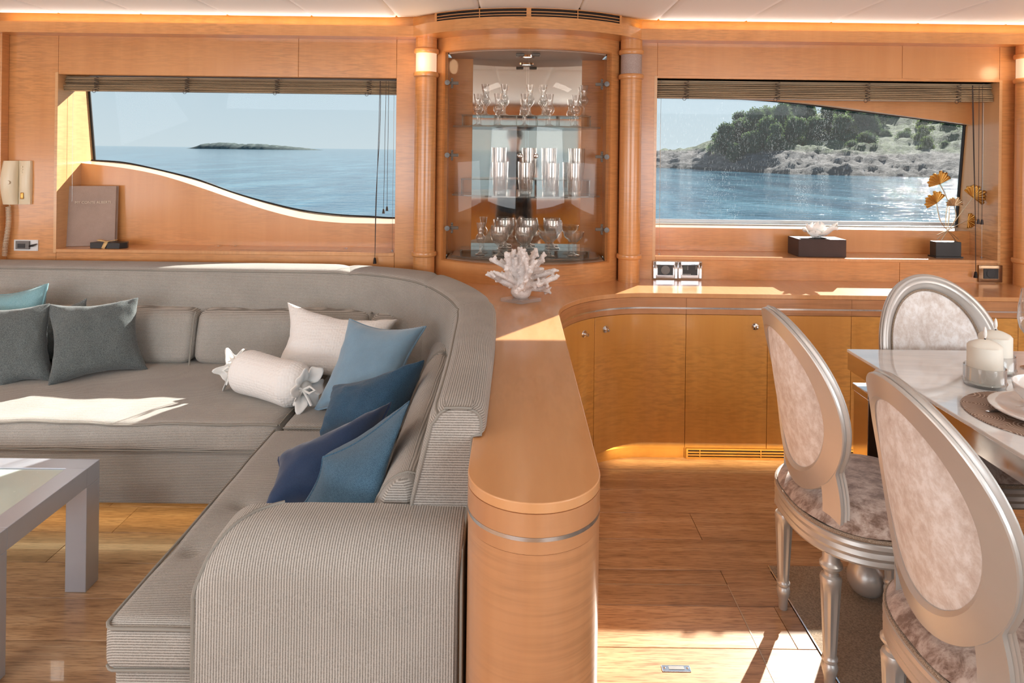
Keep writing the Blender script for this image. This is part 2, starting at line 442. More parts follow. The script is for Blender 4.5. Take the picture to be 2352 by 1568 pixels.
# far wall core (behind the panels), pieces around the two openings and the cabinet niche
NX0, NX1 = -.372, .475
wf = M()
y0, y1 = 3.618, 3.76
wf.box(XL, XR, y0, y1, 0, ZS-.03); wf.box(XL, NX0-.02, y0, y1, ZR, 2.3); wf.box(NX1+.02, XR, y0, y1, ZR, 2.3); wf.box(NX0-.02, NX1+.02, y0, y1, 1.975, 2.3)
wf.box(XL, LX0-.012, y0, y1, ZS-.03, ZR); wf.box(-.40, NX0-.02, y0, y1, ZS-.03, ZR); wf.box(NX1+.02, RX0-.012, y0, y1, ZS-.03, ZR); wf.box(RX1+.012, XR, y0, y1, ZS-.03, ZR)
wall = thing('wall_far', (0, 3.69, 0), kind='structure')
wf.box(LX0-.012, -.40, y0, y1, ZL+.016, ZR+.01)
# niche needs a hole above shelf height too: openings between NX0..NX1 from ZS-.03..ZR were skipped; the part above ZR is covered by the cabinet
wf.build('wall_core', DARKGAP, wall, smooth=False)
def panel(x0, x1, z0, z1, mat=WOOD, y=YW):
    return M().box(x0+.0008, x1-.0008, y, y+.017, z0+.0008, z1-.0008).build('wall_panel', mat, wall, smooth=False, bevel=.0012)
xw = lambda px: W(px, 345, YW).x
Ztop = 2.14
xs_top = [XL, xw(8), LX0, xw(683), LX1, xw(951)+.02]
zt = ZL
for a, b_ in ((XL, xw(8)), (xw(8), LX0)): panel(a, b_, .0, Ztop)
panel(LX0, xw(683), ZL, Ztop); panel(xw(683), LX1, ZL, Ztop); panel(LX1, xw(1003)+.05, 0, Ztop)
panel(LX0, LX1, 0, ZS-.016)
panel(xw(1420)-.05, xw(1508), 0, Ztop); panel(RX0, xw(2070), ZR, Ztop); panel(xw(2070), RX1, ZR, Ztop)
panel(RX0, xw(2070), 0, ZS-.016); panel(xw(2070), RX1, 0, ZS-.016); panel(RX1, xw(2330), 0, Ztop); panel(xw(2330), XR, 0, Ztop)

def s_curve(pts):   # smooth a polyline of (x,z)
    out = []
    k = len(pts)
    for i in range(k-1):
        p0 = Vector(pts[max(i-1, 0)]); p1 = Vector(pts[i]); p2 = Vector(pts[i+1]); p3 = Vector(pts[min(i+2, k-1)])
        for j in range(8):
            t = j/8
            out.append(.5*((2*p1)+(-p0+p2)*t+(2*p0-5*p1+4*p2-p3)*t*t+(-p0+3*p1-3*p2+p3)*t**3))
    out.append(Vector(pts[-1])); return out

def xz(px, py, Y):
    p = W(px, py, Y); return (p.x, p.z)
# ---- left window
def reveal(x, s, z0, z1, win):
    a, b_ = (x-.015, x) if s < 0 else (x, x+.015)
    y = YW-.001; v = [(xx, yy, z) for xx in (a, b_) for (yy, z) in ((y, z0), (ypane(z0)+.012, z0), (ypane(z1)+.012, z1), (y, z1))]
    M().add(v, [(0, 1, 2, 3), (7, 6, 5, 4), (0, 4, 5, 1), (1, 5, 6, 2), (2, 6, 7, 3), (3, 7, 4, 0)]).build('window_reveal', REVW, win, smooth=False)
LXR = -.415
win = thing('window_1', ((LX0+LX1)/2, 3.7, ZS), kind='structure')
reveal(LX0, -1, ZS-.02, ZL+.01, win)
reveal(LXR, 1, ZS-.02, ZL+.01, win)
M().box(LX0, LXR, YW+.018, ypane(ZL)+.012, ZL, ZL+.015).build('window_head', WOOD, win, bevel=.001)
M().box(LX0, LX1, YW-.004, 3.62, ZS-.018, ZS).box(LX0, LXR, 3.6205, 3.84, ZS-.018, ZS).build('window_shelf', TOPW, win, bevel=.003)
pts = [(x, z) for x, z in (xz(a, b_, YB) for a, b_ in ((183, 375), (286, 386), (367, 402), (449, 427), (531, 455), (612, 482), (694, 502), (776, 511), (850, 513), (908, 513.5), (990, 511)))]
pts[0] = (LX0, pts[0][1]+.002); pts[-1] = (LXR, pts[-1][1])
cur = s_curve(pts)
pts2 = [(LX0, xz(214, 368, 3.9)[1])]+[xz(a, b_, 3.9) for a, b_ in ((286, 373), (367, 390), (449, 411), (531, 441), (612, 465), (694, 484), (776, 494), (850, 498))]+[xz(908, 501, 3.9), (LXR, xz(990, 498, 3.9)[1])]
cur2 = s_curve(pts2)
M().yprism([(p.x, p.y) for p in cur]+[(LXR, ZS), (LX0, ZS)], YB, YB+.018).build('apron_panel', WOOD, win, smooth=True, angle=20)
M().grid(lambda u, v: (lambda a, b_: Vector((a.x+(b_.x-a.x)*v, YB+.001+(ypane(b_.y)-YB+.02)*v, a.y+(b_.y-a.y)*v)))(cur[round(u*(len(cur)-1))], cur2[round(u*(len(cur2)-1))]), len(cur), 2).build('curved_ledge', PALEW, win)
pane = [(p.x, p.y) for p in cur2]+[(LXR, ZL), (LX0, ZL)]
M().add([(x, ypane(z), z) for x, z in pane], [tuple(range(len(pane)))]).build('pane', PANE, win, smooth=False)
gk = [Vector((p.x, ypane(p.y)-.003, p.y)) for p in cur2]
M().tube(gk, .0045, 6).build('gasket', BLACKG, win)
M().tube([(LX0+.006, ypane(1.0), 1.2), (LX0+.006, ypane(ZL), ZL)], .007, 6).build('gasket', BLACKG, win)
for a, b_ in ((502, 565), (541, 565), (796, 570)):
    p = G(a, b_, ZS); mm = M().lathe([(.0, .003), (.008, .0032), (.0095, .0015), (.0185, .001), (.02, 0)], (p.x, p.y, ZS), 20); mm.build('finger_ring', CHROME, win)
M().box(W(545, 0, 3.7).x, W(822, 0, 3.7).x, 3.645, 3.647, ZS-.001, ZS+.0004).build('hatch_joint', DARKGAP, win, smooth=False)
# ---- right window
win = thing('window_2', ((RX0+RX1)/2, 3.7, ZS), kind='structure')
reveal(RX0, -1, ZS-.02, ZR+.01, win)
reveal(RX1, 1, ZS-.02, ZR+.01, win)
M().box(RX0, RX1, YW-.001, ypane(ZR)+.012, ZR, ZR+.015).build('window_head', WOOD, win, bevel=.001)
M().box(RX0, RX1, YW-.004, 3.84, ZS-.018, ZS).build('window_shelf', TOPW, win, bevel=.003)
zb = W(1700, 524, YB+.02).z; YBR = YB+.02
M().box(RX0, RX1, YBR, YBR+.018, ZS, zb).build('apron_panel', WOOD, win, bevel=.001)
M().add([(RX0, YBR, zb), (RX1, YBR, zb), (RX1, 3.95, zb+.012), (RX0, 3.95, zb+.012)], [(0, 1, 2, 3)]).build('ledge', PALEW, win)
top = s_curve([(RX0, W(1508, 229, YBR).z+.015)]+[xz(a, b_, YBR) for a, b_ in ((1640, 227), (1782, 232), (1900, 242), (2010, 257), (2120, 272))]+[(RX1, W(2229, 286, YBR).z)])
M().yprism([(p.x, p.y) for p in top][::-1]+[(RX0, ZR), (RX1, ZR)], YBR, YBR+.018).build('head_panel', WOOD, win, angle=20)
top2 = s_curve([(RX0, W(1508, 226, 3.87).z+.012)]+[xz(a, b_, 3.87) for a, b_ in ((1610, 226), (1710, 229), (1830, 239), (1950, 254), (2080, 270))]+[(RX1, W(2218, 288, 3.87).z)])
M().grid(lambda u, v: (lambda a, b_: Vector((a.x+(b_.x-a.x)*v, YBR+(ypane(b_.y)-YBR+.02)*v, a.y+(b_.y-a.y)*v)))(top[round(u*(len(top)-1))], top2[round(u*(len(top2)-1))]), len(top), 2).build('curved_soffit', PALEW, win)
zp = W(1700, 520, 3.93).z
M().yprism([(RX0, zp-.02), (RX1, zp-.02), (RX1, zp+.004), (RX0, zp+.004)], 3.925, 3.95).build('sill_frame', STEEL, win, bevel=.002)
z2 = W(1700, 508, 3.93).z
M().box(RX0, RX1, 3.928, 3.944, z2-.012, z2+.008).build('sill_frame', FRAMEGREY, win, bevel=.002)
pane = [(RX0, zp), (RX1, zp)]+[(p.x, p.y) for p in top2][::-1]
M().add([(x, ypane(z), z) for x, z in pane], [tuple(range(len(pane)))]).build('pane', PANES, win, smooth=False)
M().tube([Vector((p.x, ypane(p.y)-.004, p.y)) for p in top2], .0045, 6).build('gasket', BLACKG, win)
M().tube([(RX1-.006, ypane(zp), zp), (RX1-.006, ypane(1.6), top2[-1].y)], .008, 6).build('gasket', BLACKG, win)

# ---- floor
floor = thing('floor', (0, 1, 0), kind='structure')
M().box(XL, XR, -2.5, 3.62, -.06, -.0165).build('floor_base', DARKGAP, floor, smooth=False)
rows = []; y = 3.252-.185*31
while y < 3.62:
    rows.append(y); y += .1868
CX0 = .905; CY1 = 2.40
random.seed(3)
for y in rows:
    ya, yb = y, y+.1868
    x = XL-random.random()*1.2
    segs = []
    while x < XR:
        L_ = random.uniform(1.1, 1.9); segs.append((x, x+L_)); x += L_
    # plank joints read off the photograph
    if 2.05 < ya: segs = [(-4.4, -3.1), (-3.1, -1.62-.3*(rows.index(y) % 2)), (-1.62-.3*(rows.index(y) % 2), -.35), (-.35, 1.95+.4*(rows.index(y) % 3)), (1.95+.4*(rows.index(y) % 3), 4.4)]
    if 2.44 < ya < 2.60: segs = [(-4.4, -2.6), (-2.6, -1.5), (-1.5, -.2), (-.2, .715), (.715, 2.2), (2.2, 3.3), (3.3, 4.4)]
    if 2.25 < ya+.05 < 2.42 and ya < 2.34: segs = [(-4.4, -2.9), (-2.9, -1.94), (-1.94, -.6), (-.6, .73), (.73, 2.2), (2.2, 4.4)]
    if ya < 2.25: segs = [q for a, b_ in segs for q in ((a, min(b_, .727)), (max(a, .727), b_)) if q[1]-q[0] > .08]
    for a, b_ in segs:
        a = max(a, XL); b_ = min(b_, XR)
        if b_-a < .05: continue
        if yb <= CY1+.05 and b_ > CX0:   # the carpet is let into the floor
            if a > CX0: continue
            b_ = CX0-.004
        M().box(a+.0009, b_-.0009, ya+.0012, yb-.0012, -.016, 0).build('floor_plank', FLOOR, floor, smooth=False, bevel=.0008)
e1 = M(); e1.box(.7255, .7285, -1.0, 2.293, -.002, .0012); e1.box(-1.0+1.2, .7285, 2.2915, 2.2945, -.002, .0012); e1.build('hatch_edge', BRASSST, floor, smooth=False)
M().box(CX0-.004, CX0, -2.4, CY1, -.012, .0035).build('carpet_trim', STEEL, floor, smooth=False)
M().box(CX0, 3.9, -2.0, CY1, -.014, .003).build('carpet_inlay', CARPET, floor, smooth=False)
p0 = G(1518, 1528, 0); p1 = G(1588, 1543, 0)
hd = M().box(p0.x, p1.x, p1.y, p0.y, -.001, .0022).build('hatch_pull', STEEL, floor, smooth=False, bevel=.001)
xm = (p1.x-p0.x)
M().box(p0.x+xm*.24, p1.x-xm*.22, p1.y+.006, p0.y-.005, .0021, .0030).build('pull_recess', GUN, hd, smooth=False)
for q in (.1, .9):
    M().lathe([(0, .0036), (.003, .0032), (.0034, .0020)], (p0.x+xm*q, (p0.y+p1.y)/2, 0), 12).build('screw', STEEL, hd)

# ---- ceiling: padded panels whose front edges roll up at the cornice; the edge bulges with the cabinet
CZ = 2.128
def edge_y(x):
    cx = .05
    t = abs(x-cx)
    if t > .72: return 3.535
    if t > .56: return 3.535-(.72-t)/.16*.025
    return 3.51-(sqrt(.84**2-t*t)-sqrt(.84**2-.56**2))
ceil = thing('ceiling', (0, 1, CZ), kind='structure')
M().box(XL, XR, -2.5, 3.7, CZ+.05, CZ+.1).build('ceiling_deck', CEIL, ceil, smooth=False)
cx_ = [W(px, 36, 3.5).x for px in (130, 320, 520, 714, 910, 1107, 1322, 1513, 1716, 1912, 2112, 2315)]
d = .44
while cx_[0] > XL: cx_.insert(0, cx_[0]-d)
while cx_[-1] < XR: cx_.append(cx_[-1]+d)
for a, b_ in zip(cx_[:-1], cx_[1:]):
    for (ya, yb) in ((-2.5, -1.3), (-1.3, .2), (.2, 1.7), (1.7, None)):
        def fn(u, v, a=a, b_=b_, ya=ya, yb=yb):
            x = a+(b_-a)*u; ye = edge_y(x) if yb is None else yb
            L_ = ye-ya; du = min(u, 1-u)*(b_-a); dv = min(v*L_, (1-v)*L_)
            q = lambda t, r: 0 if t > r else r-sqrt(max(0, r*r-(r-t)**2))
            lift = max(q(du, .012), q(dv, .025 if yb is None else .012))
            if yb is None and v > .5: pass
            return Vector((x, ya+L_*v, CZ+lift))
        us = 12
        def fnn(u, v):
            u2 = .5-.5*cos(pi*u); v2 = .5-.5*cos(pi*v); return fn(u2, v2)
        M().grid(fnn, 13, 17).build('ceiling_panel', CEIL, ceil, angle=60)

# ---- cornice (bulges forward over the cabinet) and the gold frieze above it
def arc_line(y_side, dep, cx=.05, half=.585, n=28, x0=XL, x1=XR):
    R = (half*half+dep*dep)/(2*dep); pts = [(x0, y_side), (cx-half-.015, y_side)]
    for i in range(n+1):
        x = cx-half+2*half*i/n; pts.append((x, y_side-(sqrt(R*R-(x-cx)**2)-(R-dep))))
    pts += [(cx+half+.015, y_side), (x1, y_side)]; return pts
def strip(line, back_y, z0, z1):
    k = len(line); m = M()
    m.add([(x, y, z0) for x, y in line]+[(x, y, z1) for x, y in line]+[(x, back_y, z0) for x, y in line]+[(x, back_y, z1) for x, y in line],
          [(i, i+1, k+i+1, k+i) for i in range(k-1)]+[(2*k+i, 2*k+i+1, i+1, i) for i in range(k-1)]+[(k+i, k+i+1, 3*k+i+1, 3*k+i) for i in range(k-1)])
    return m
cornice = thing('trim_1', (0, 3.5, 2.03), kind='structure')
strip(arc_line(3.50, .285), 3.602, 2.028, 2.083).build('cornice_fascia', WOOD, cornice, angle=25)
strip(arc_line(3.497, .285), 3.602, 2.0265, 2.0335).build('cornice_bead', WOOD, cornice, angle=25)
strip(arc_line(3.585, .30, half=.60), 3.602, 2.083, 2.17).build('frieze', WOOD, cornice, angle=25)
# air outlet above the cabinet: dark slot, frame, mullions and slats following the curve
al = [p for p in arc_line(3.545, .30, half=.60, n=48)]
def on_arc(x, off=0):
    R = (.6**2+.3**2)/.6; return 3.545-(sqrt(R*R-(x-.05)**2)-(R-.3))-off
vent = thing('ceiling_vent', (.05, 3.25, 2.085), 'curved wooden air vent with thin slats above the glass display cabinet', 'vent')
VX0, VX1 = W(1003, 40, 3.38).x, W(1424, 45, 3.38).x
def vstrip(xa, xb, off, z0, z1, dep=.006, n=12):
    m = M(); v = []
    for i in range(n+1):
        x = xa+(xb-xa)*i/n; y = on_arc(x, off)
        v += [(x, y, z0), (x, y, z1), (x, y+dep, z0), (x, y+dep, z1)]
    f = []
    for i in range(n):
        a = 4*i; b_ = a+4; f += [(a, b_, b_+1, a+1), (a+2, a+3, b_+3, b_+2), (a+1, b_+1, b_+3, a+3), (a, a+2, b_+2, b_)]
    f += [(0, 1, 3, 2), (4*n, 4*n+2, 4*n+3, 4*n+1)]
    return m.add(v, f)
vstrip(VX0, VX1, .002, 2.083, 2.126).build('vent_shadow', DARKGAP, vent)
vm = (VX0+VX1)/2
for z0, z1 in ((2.1255, 2.131),): vstrip(VX0-.012, VX1+.012, .010, z0, z1, .01, 24).build('vent_frame', WOOD, vent)
for xa, xb in ((VX0-.012, VX0), (vm-.011, vm+.011), (VX1, VX1+.012)): vstrip(xa, xb, .0102, 2.083, 2.1255, .01, 2).build('vent_post', WOOD, vent)
for xa in (VX0+(vm-VX0)*.48, vm+(VX1-vm)*.52): vstrip(xa-.002, xa+.002, .0085, 2.083, 2.1255, .006, 1).build('vent_divider', WOOD, vent)
for (xa, xb) in ((VX0, vm-.011), (vm+.011, VX1)):
    for z in (2.0945, 2.109): vstrip(xa, xb, .009, z, z+.0035, .012).build('slat', WOOD, vent)

# ---- rest of the room (behind and beside the photographer; seen in the mirror)
lw = thing('wall_left', (XL, 0, 0), kind='structure')
M().box(XL-.05, XL, -2.5, 3.7, 0, 2.2).build('wall_panel', WOOD, lw, smooth=False)
rw = thing('wall_right', (XR, 0, 0), kind='structure')
M().box(XR, XR+.05, -2.5, 3.7, 0, 2.2).build('wall_panel', WOOD, rw, smooth=False)
bw = thing('wall_near', (0, -2.5, 0), kind='structure')
for a, b_ in ((XL, -4.28), (-1.0, -.9), (.9, 1.0), (4.28, XR)): M().box(a, b_, -2.56, -2.5, 0, 2.2).build('wall_panel', WOOD, bw, smooth=False)
for a, b_, zz in ((-4.28, -1.0, .58), (-.9, .9, .78), (1.0, 4.28, .58)):
    M().box(a, b_, -2.56, -2.5, 0, zz).build('wall_panel', WOODH, bw, smooth=False)
    M().box(a, b_, -2.56, -2.5, 1.90, 2.2).build('wall_panel', WOOD, bw, smooth=False)
    M().add([(a, -2.53, zz), (b_, -2.53, zz), (b_, -2.53, 1.90), (a, -2.53, 1.90)], [(0, 1, 2, 3)]).build('pane', PANE, bw, smooth=False)
M().box(XL, XR, -2.5, -2.40, 2.03, 2.085).build('cornice_fascia', WOOD, bw, smooth=False)
M().box(-.95, .95, -2.5, -2.1, .76, .78).build('back_counter', TOPW, bw, smooth=False)
# left pilaster at the frame's edge
px_ = W(7, 300, 3.56).x
M().box(px_-.2, px_, 3.545, 3.6, 0, 2.03).build('trim_2', WOOD, None, smooth=False, bevel=.004, kind='structure')

# ---- lamp columns
def column(px, Y, r, lit, zbase, yl, yr, label, light=0):
    c = W(px, 400, Y); x = c.x; cy = Y
    t = thing('wall_column', (x, cy, zbase), label, 'column', None)
    zt_, zb_ = yl, yr
    n = 32
    M().lathe([(r, zbase), (r, .90)], (x, cy, 0), n).build('column_foot', WOOD, t)
    M().lathe([(r, .925), (r, zb_-.008)], (x, cy, 0), n).build('shaft', WOOD, t)
    M().lathe([(r, zt_+.008), (r, 2.028)], (x, cy, 0), n).build('capital', WOOD, t)
    for z in (.9125, zb_, zt_):
        M().lathe([(r*.9, -.013), (r+.004, -.013), (r+.009, -.008), (r+.010, 0), (r+.009, .008), (r+.004, .013), (r*.9, .013)], (x, cy, z), n).build('ring', WOOD, t)
    M().lathe([(r-.002, zb_+.01), (r-.002, zt_-.01)], (x, cy, 0), n).build('lamp_shade', LAMPON if lit else LAMPOFF, t)
    if lit:
        L_ = bpy.data.lights.new('column_glow', 'POINT'); L_.energy = light; L_.color = (1, .66, .38); L_.shadow_soft_size = .04
        o = bpy.data.objects.new('column_glow', L_); COL.objects.link(o); o.location = (x-.04, cy-r-.05, (zt_+zb_)/2)
    return t
Yc = 3.535; rc = .0555
zz = lambda py, px: W(px, py, Yc).z
column(976, Yc, rc, True, .0, zz(118, 976), zz(172, 976), 'round wooden column with a glowing lamp band, left of the display cabinet', .9)
column(1447, Yc, rc, False, .783, zz(121, 1447), zz(177, 1447), 'round wooden column with an unlit frosted band, right of the display cabinet')
column(2359, Yc, rc, True, .783, zz(130, 2359), zz(186, 2359), 'round wooden column with a glowing lamp band at the right edge of the photo', .9)

# ================================================================== DISPLAY CABINET
CC = W(1212, 350, 3.5).x      # centre x
def cab_y(x, off=0):
    R = .66+off; dep = .165
    hc = .955/2
    y_side = 3.565
    return y_side-(sqrt(max(R*R-(x-CC)**2, 0))-sqrt(.66**2-hc**2))
cab = thing('display_cabinet', (CC, 3.58, .783), 'bow-fronted wooden display cabinet with two curved glass doors, full of glassware', 'cabinet')
cxa, cxb = W(1003, 300, 3.56).x, W(1420, 300, 3.56).x
gxa, gxb = W(1021, 300, 3.52).x, W(1398, 300, 3.52).x
GZ0, GZ1 = .888, 1.952
def cstrip(xa, xb, z0, z1, off=0, th=.02, n=20):
    m = M(); v = []; f = []
    for i in range(n+1):
        x = xa+(xb-xa)*i/n
        a = Vector((x-CC, cab_y(x)-(cab_y(CC)+.66), 0)).normalized()
        p = Vector((x, cab_y(x), 0))+a*off; q = p-a*th
        v += [(p.x, p.y, z0), (p.x, p.y, z1), (q.x, q.y, z0), (q.x, q.y, z1)]
    for i in range(n):
        a = 4*i; b_ = a+4; f += [(a, b_, b_+1, a+1), (a+2, a+3, b_+3, b_+2), (a+1, b_+1, b_+3, a+3), (a, a+2, b_+2, b_)]
    f += [(0, 1, 3, 2), (4*n, 4*n+2, 4*n+3, 4*n+1)]
    return m.add(v, f)
cstrip(cxa, cxb, .783, GZ0).build('bottom_rail', WOOD, cab); cstrip(cxa, cxb, GZ1, 2.03).build('top_rail', WOOD, cab)
cstrip(cxa, gxa, GZ0, GZ1, n=4).build('stile', WOOD, cab); cstrip(gxb, cxb, GZ0, GZ1, n=4).build('stile', WOOD, cab)
YI = 3.72
def slab(z0, z1, ya, mat, name, inset=0.004, parent=cab, xa=gxa, xb=gxb, off=-.022):
    n_ = 20; line = []
    for i in range(n_+1):
        x = xa+inset+(xb-xa-2*inset)*i/n_; a = Vector((x-CC, cab_y(x)-(cab_y(CC)+.66), 0)).normalized(); p = Vector((x, cab_y(x), 0))+a*off; line.append((p.x, min(p.y, ya-.01)))
    poly = line+[(line[-1][0], ya), (line[0][0], ya)]
    return M().prism(poly, z0, z1).build(name, mat, parent, bevel=.0015)
INTW = plain('cabinet_lining', (.52, .40, .33), .5)
slab(GZ1-.006, GZ1+.015, YI, INTW, 'interior_top'); slab(GZ0-.02, GZ0+.002, YI, INTW, 'interior_floor')
M().box(gxa-.02, gxa+.004, 3.55, YI, GZ0, GZ1).build('interior_side', WOOD, cab); M().box(gxb-.004, gxb+.02, 3.55, YI, GZ0, GZ1).build('interior_side', WOOD, cab)
mxa, mxb = W(1085, 300, YI).x, W(1335, 300, YI).x
M().box(gxa, mxa, YI, YI+.01, GZ0-.02, GZ1).build('back_panel', WOOD, cab); M().box(mxb, gxb, YI, YI+.01, GZ0-.02, GZ1).build('back_panel', WOOD, cab)
M().box(mxa, mxb, YI-.003, YI+.01, GZ0, GZ1-.006).build('mirror', MIRROR, cab, smooth=False)
seam = W(1212, 350, 3.41).x
doors = []
for a, b_ in ((gxa-.006, seam-.0015), (seam+.0015, gxb+.006)):
    g = cstrip(a, b_, GZ0-.006, GZ1+.006, .006, .005, 24).build('glass_door', DOORG, cab); doors.append(g)
def hinge(px, py, side, par):
    c = W(px, py, 3.53); x = c.x; y = cab_y(x)-.012; z = c.z
    M().lathe([(0, -.006), (.013, -.005), (.014, 0), (.014, .004), (0, .004)], (x, y, z), 20, 'y').build('hinge', GUN, par)
    s_ = -side
    m = M().box(min(x+s_*.012, x+s_*.055), max(x+s_*.012, x+s_*.055), y+.02, y+.03, z-.008, z+.008)
    m.box(x+s_*.022-.006, x+s_*.022+.006, y+.022, y+.03, z-.022, z+.022)
    m.lathe([(0, 0), (.006, .001), (.0075, .004)], (x+s_*.022, y+.017, z+.022), 10, 'y'); m.lathe([(0, 0), (.006, .001), (.0075, .004)], (x+s_*.022, y+.017, z-.022), 10, 'y')
    m.build('hinge', GUN, par, bevel=.0015)
for py in (192, 357, 523): hinge(1029, py-1, -1, doors[0]); hinge(1391, py+3, 1, doors[1])
for px, k in ((1195, 0), (1231, 1)):
    p = W(px, 358, 3.39)
    M().lathe([(.007, .026), (.007, .012), (.012, .008), (.013, 0), (.009, -.006), (0, -.008)], (p.x, 3.385, p.z), 16, 'y').build('door_knob', CHROME, doors[k])
    p = W(px, 124, 3.41)
    M().soft(p.x-.022, p.x+.022, 3.425, 3.45, p.z-.008, p.z+.008, .005, .02).build('catch', GUN, doors[k])
pl = W(1211, 150, 3.57)
dl = M().lathe([(.0, 1.944), (.024, 1.944), (.026, 1.936), (.04, 1.936), (.042, 1.946)], (pl.x, 3.56, 0), 24).build('downlight', CHROME, cab)
M().lathe([(0, 1.9375), (.023, 1.9385)], (pl.x, 3.56, 0), 20).build('downlight_lens', BULB, dl)
sp_ = bpy.data.lights.new('cabinet_spot', 'SPOT'); sp_.energy = 7; sp_.spot_size = radians(130); sp_.spot_blend = .8; sp_.color = (1, .9, .76); sp_.shadow_soft_size = .02
o_ = bpy.data.objects.new('cabinet_spot', sp_); COL.objects.link(o_); o_.location = (pl.x, 3.56, 1.93)
# glass shelves, each with a raised glass step for the back row
def shelf(z, zr, first):
    s = slab(z-.008, z, YI-.004, SHELFG, 'glass_shelf', .012, off=-.045)
    xa, xb = W(1060, 300, 3.6).x, W(1357, 300, 3.6).x
    r = M().box(xa, xb, 3.585, YI-.006, zr-.005, zr).build('glass_step', SHELFG, cab, bevel=.001)
    for x in (xa+.002, xa+(xb-xa)*.25, xa+(xb-xa)*.42, xa+(xb-xa)*.58, xa+(xb-xa)*.75, xb-.008): M().box(x, x+.006, 3.59, YI-.01, z, zr-.005).build('step_leg', SHELFG, cab, bevel=.0008)
shelf(1.577, 1.637, 1); shelf(1.222, 1.30, 1); shelf(.905, .928, 0)

# glassware
def glassware(kind):
    m = M()
    if kind == 'liqueur':     # tall flared tulip glass with a bulb
        m.lathe([(0, .001), (.026, .001), (.027, .003), (.012, .008), (.006, .016), (.005, .045), (.007, .056), (.018, .068), (.025, .082), (.024, .094), (.016, .106), (.0135, .112), (.018, .14), (.022, .166), (.0205, .166), (.0165, .14), (.012, .113), (.0145, .105), (.022, .093), (.022, .084), (.012, .072), (0, .069)], n=20)
    elif kind == 'tumbler':
        m.lathe([(0, .001), (.028, .001), (.032, .005), (.036, .03), (.0385, .10), (.039, .165), (.037, .165), (.0362, .10), (.033, .032), (.026, .022), (0, .02)], n=24, flute=(.028, .12, 12, .035))
    elif kind == 'goblet':
        m.lathe([(0, .001), (.036, .001), (.037, .003), (.012, .009), (.0065, .016), (.0065, .045), (.012, .052), (.036, .072), (.049, .10), (.05, .125), (.046, .152), (.044, .152), (.0475, .125), (.0465, .102), (.034, .078), (.01, .06), (0, .058)], n=24, flute=(.065, .125, 14, .06))
    else:                     # coupe
        m.lathe([(0, .001), (.034, .001), (.035, .003), (.01, .009), (.005, .016), (.005, .06), (.02, .072), (.05, .10), (.056, .125), (.0545, .125), (.048, .102), (.018, .077), (0, .072)], n=24)
    return m
GL = {}
def put_glass(kind, px, Y, z, label, group):
    x = (px-PX+(350-PY)*SR)/F*Y
    if kind not in GL:
        o = glassware(kind).build(kind+'_glass', STEMG if kind != 'tumbler' else STEMG, None, local=True); GL[kind] = o
    else:
        o = GL[kind].copy(); COL.objects.link(o)
        if 'group' in o: del o['group']
    o.location = (x, Y, z); tag(o, label, 'glass', group)
pos = ['leftmost', 'second from left', 'middle', 'second from right', 'rightmost']
for i, px in enumerate((1096, 1143, 1204, 1261, 1321)):
    put_glass('liqueur', px, 3.52 if i in (1, 2, 3) else 3.56, 1.5775, 'tall fluted liqueur glass, %s in the front row on the top glass shelf' % pos[i], 'liqueur glasses on the top shelf')
for i, px in enumerate((1113, 1157, 1216, 1247, 1340)):
    put_glass('liqueur', px, 3.655, 1.6375, 'liqueur glass on the raised step of the top shelf, %s of row' % pos[i], 'liqueur glasses on the top shelf')
p4 = ['leftmost', 'second from left', 'third from left', 'rightmost']
for i, px in enumerate((1149, 1208, 1268, 1321)):
    put_glass('tumbler', px, 3.53, 1.2225, 'tall cut-glass tumbler, %s in the front row on the middle glass shelf' % p4[i], 'tumblers on the middle shelf')
for i, px in enumerate((1146, 1216, 1262, 1327)):
    put_glass('tumbler', px, 3.65, 1.3005, 'cut-glass tumbler on the middle shelf step, %s of the back row' % p4[i], 'tumblers on the middle shelf')
for i, px in enumerate((1106, 1150, 1206, 1263, 1320)):
    if i in (1, 2): put_glass('goblet', px, 3.54, .9055, 'rounded cut-crystal goblet on the lowest shelf, %s of the two goblets' % ('left' if i == 1 else 'right'), 'goblets on the lowest shelf')
    elif i == 3: put_glass('coupe', px, 3.54, .9055, 'wide crystal coupe on the lowest shelf, right of the goblets', 'coupes on the lowest shelf')
    elif i == 0: put_glass('liqueur', px, 3.56, .9055, 'slim stemmed glass at the left end of the lowest cabinet shelf', None)
    else: put_glass('coupe', px, 3.56, .80+.1055, 'wide crystal coupe at the right end of the lowest cabinet shelf', 'coupes on the lowest shelf')
for i, px in enumerate((1162, 1218, 1272)):
    put_glass('goblet', px, 3.66, .9285, 'crystal goblet on the lowest shelf step, %s of the back row' % ('leftmost', 'middle', 'rightmost')[i], 'goblets on the lowest shelf')

# ================================================================== WORKTOP, DIVIDER, BASE CABINETS
ZT = .783
tipc = (.045, 1.43); tr = .138
right = [(.183, y) for y in (1.43, 1.7, 2.0, 2.3, 2.6, 2.74)]
arc = [(.635-.452*cos(a), 2.785+.452*sin(a)) for a in [pi/2*i/20 for i in range(21)]]
tip = [(tipc[0]+tr*cos(a), tipc[1]+tr*sin(a)) for a in [-pi+pi*i/32 for i in range(33)]]
front = right+arc+[(.7, 3.237), (4.3, 3.237)]
outer = tip[:-1]+front
leftb = [(-.5, 3.597), (-.5, 3.50), (-.44, 3.43), (-.32, 3.27), (-.22, 3.10), (-.14, 2.85), (-.10, 2.6), (-.093, 2.4)]
wt = thing('worktop', (.2, 2.2, .685), 'pale orange veneer worktop curving from the window wall into the sofa divider', 'countertop')
poly = outer+[(4.3, 3.597), (-.5, 3.597)]+leftb[1:]
M().prism(poly, .762, ZT).build('top_slab', TOPW, wt, angle=25, bevel=.002)
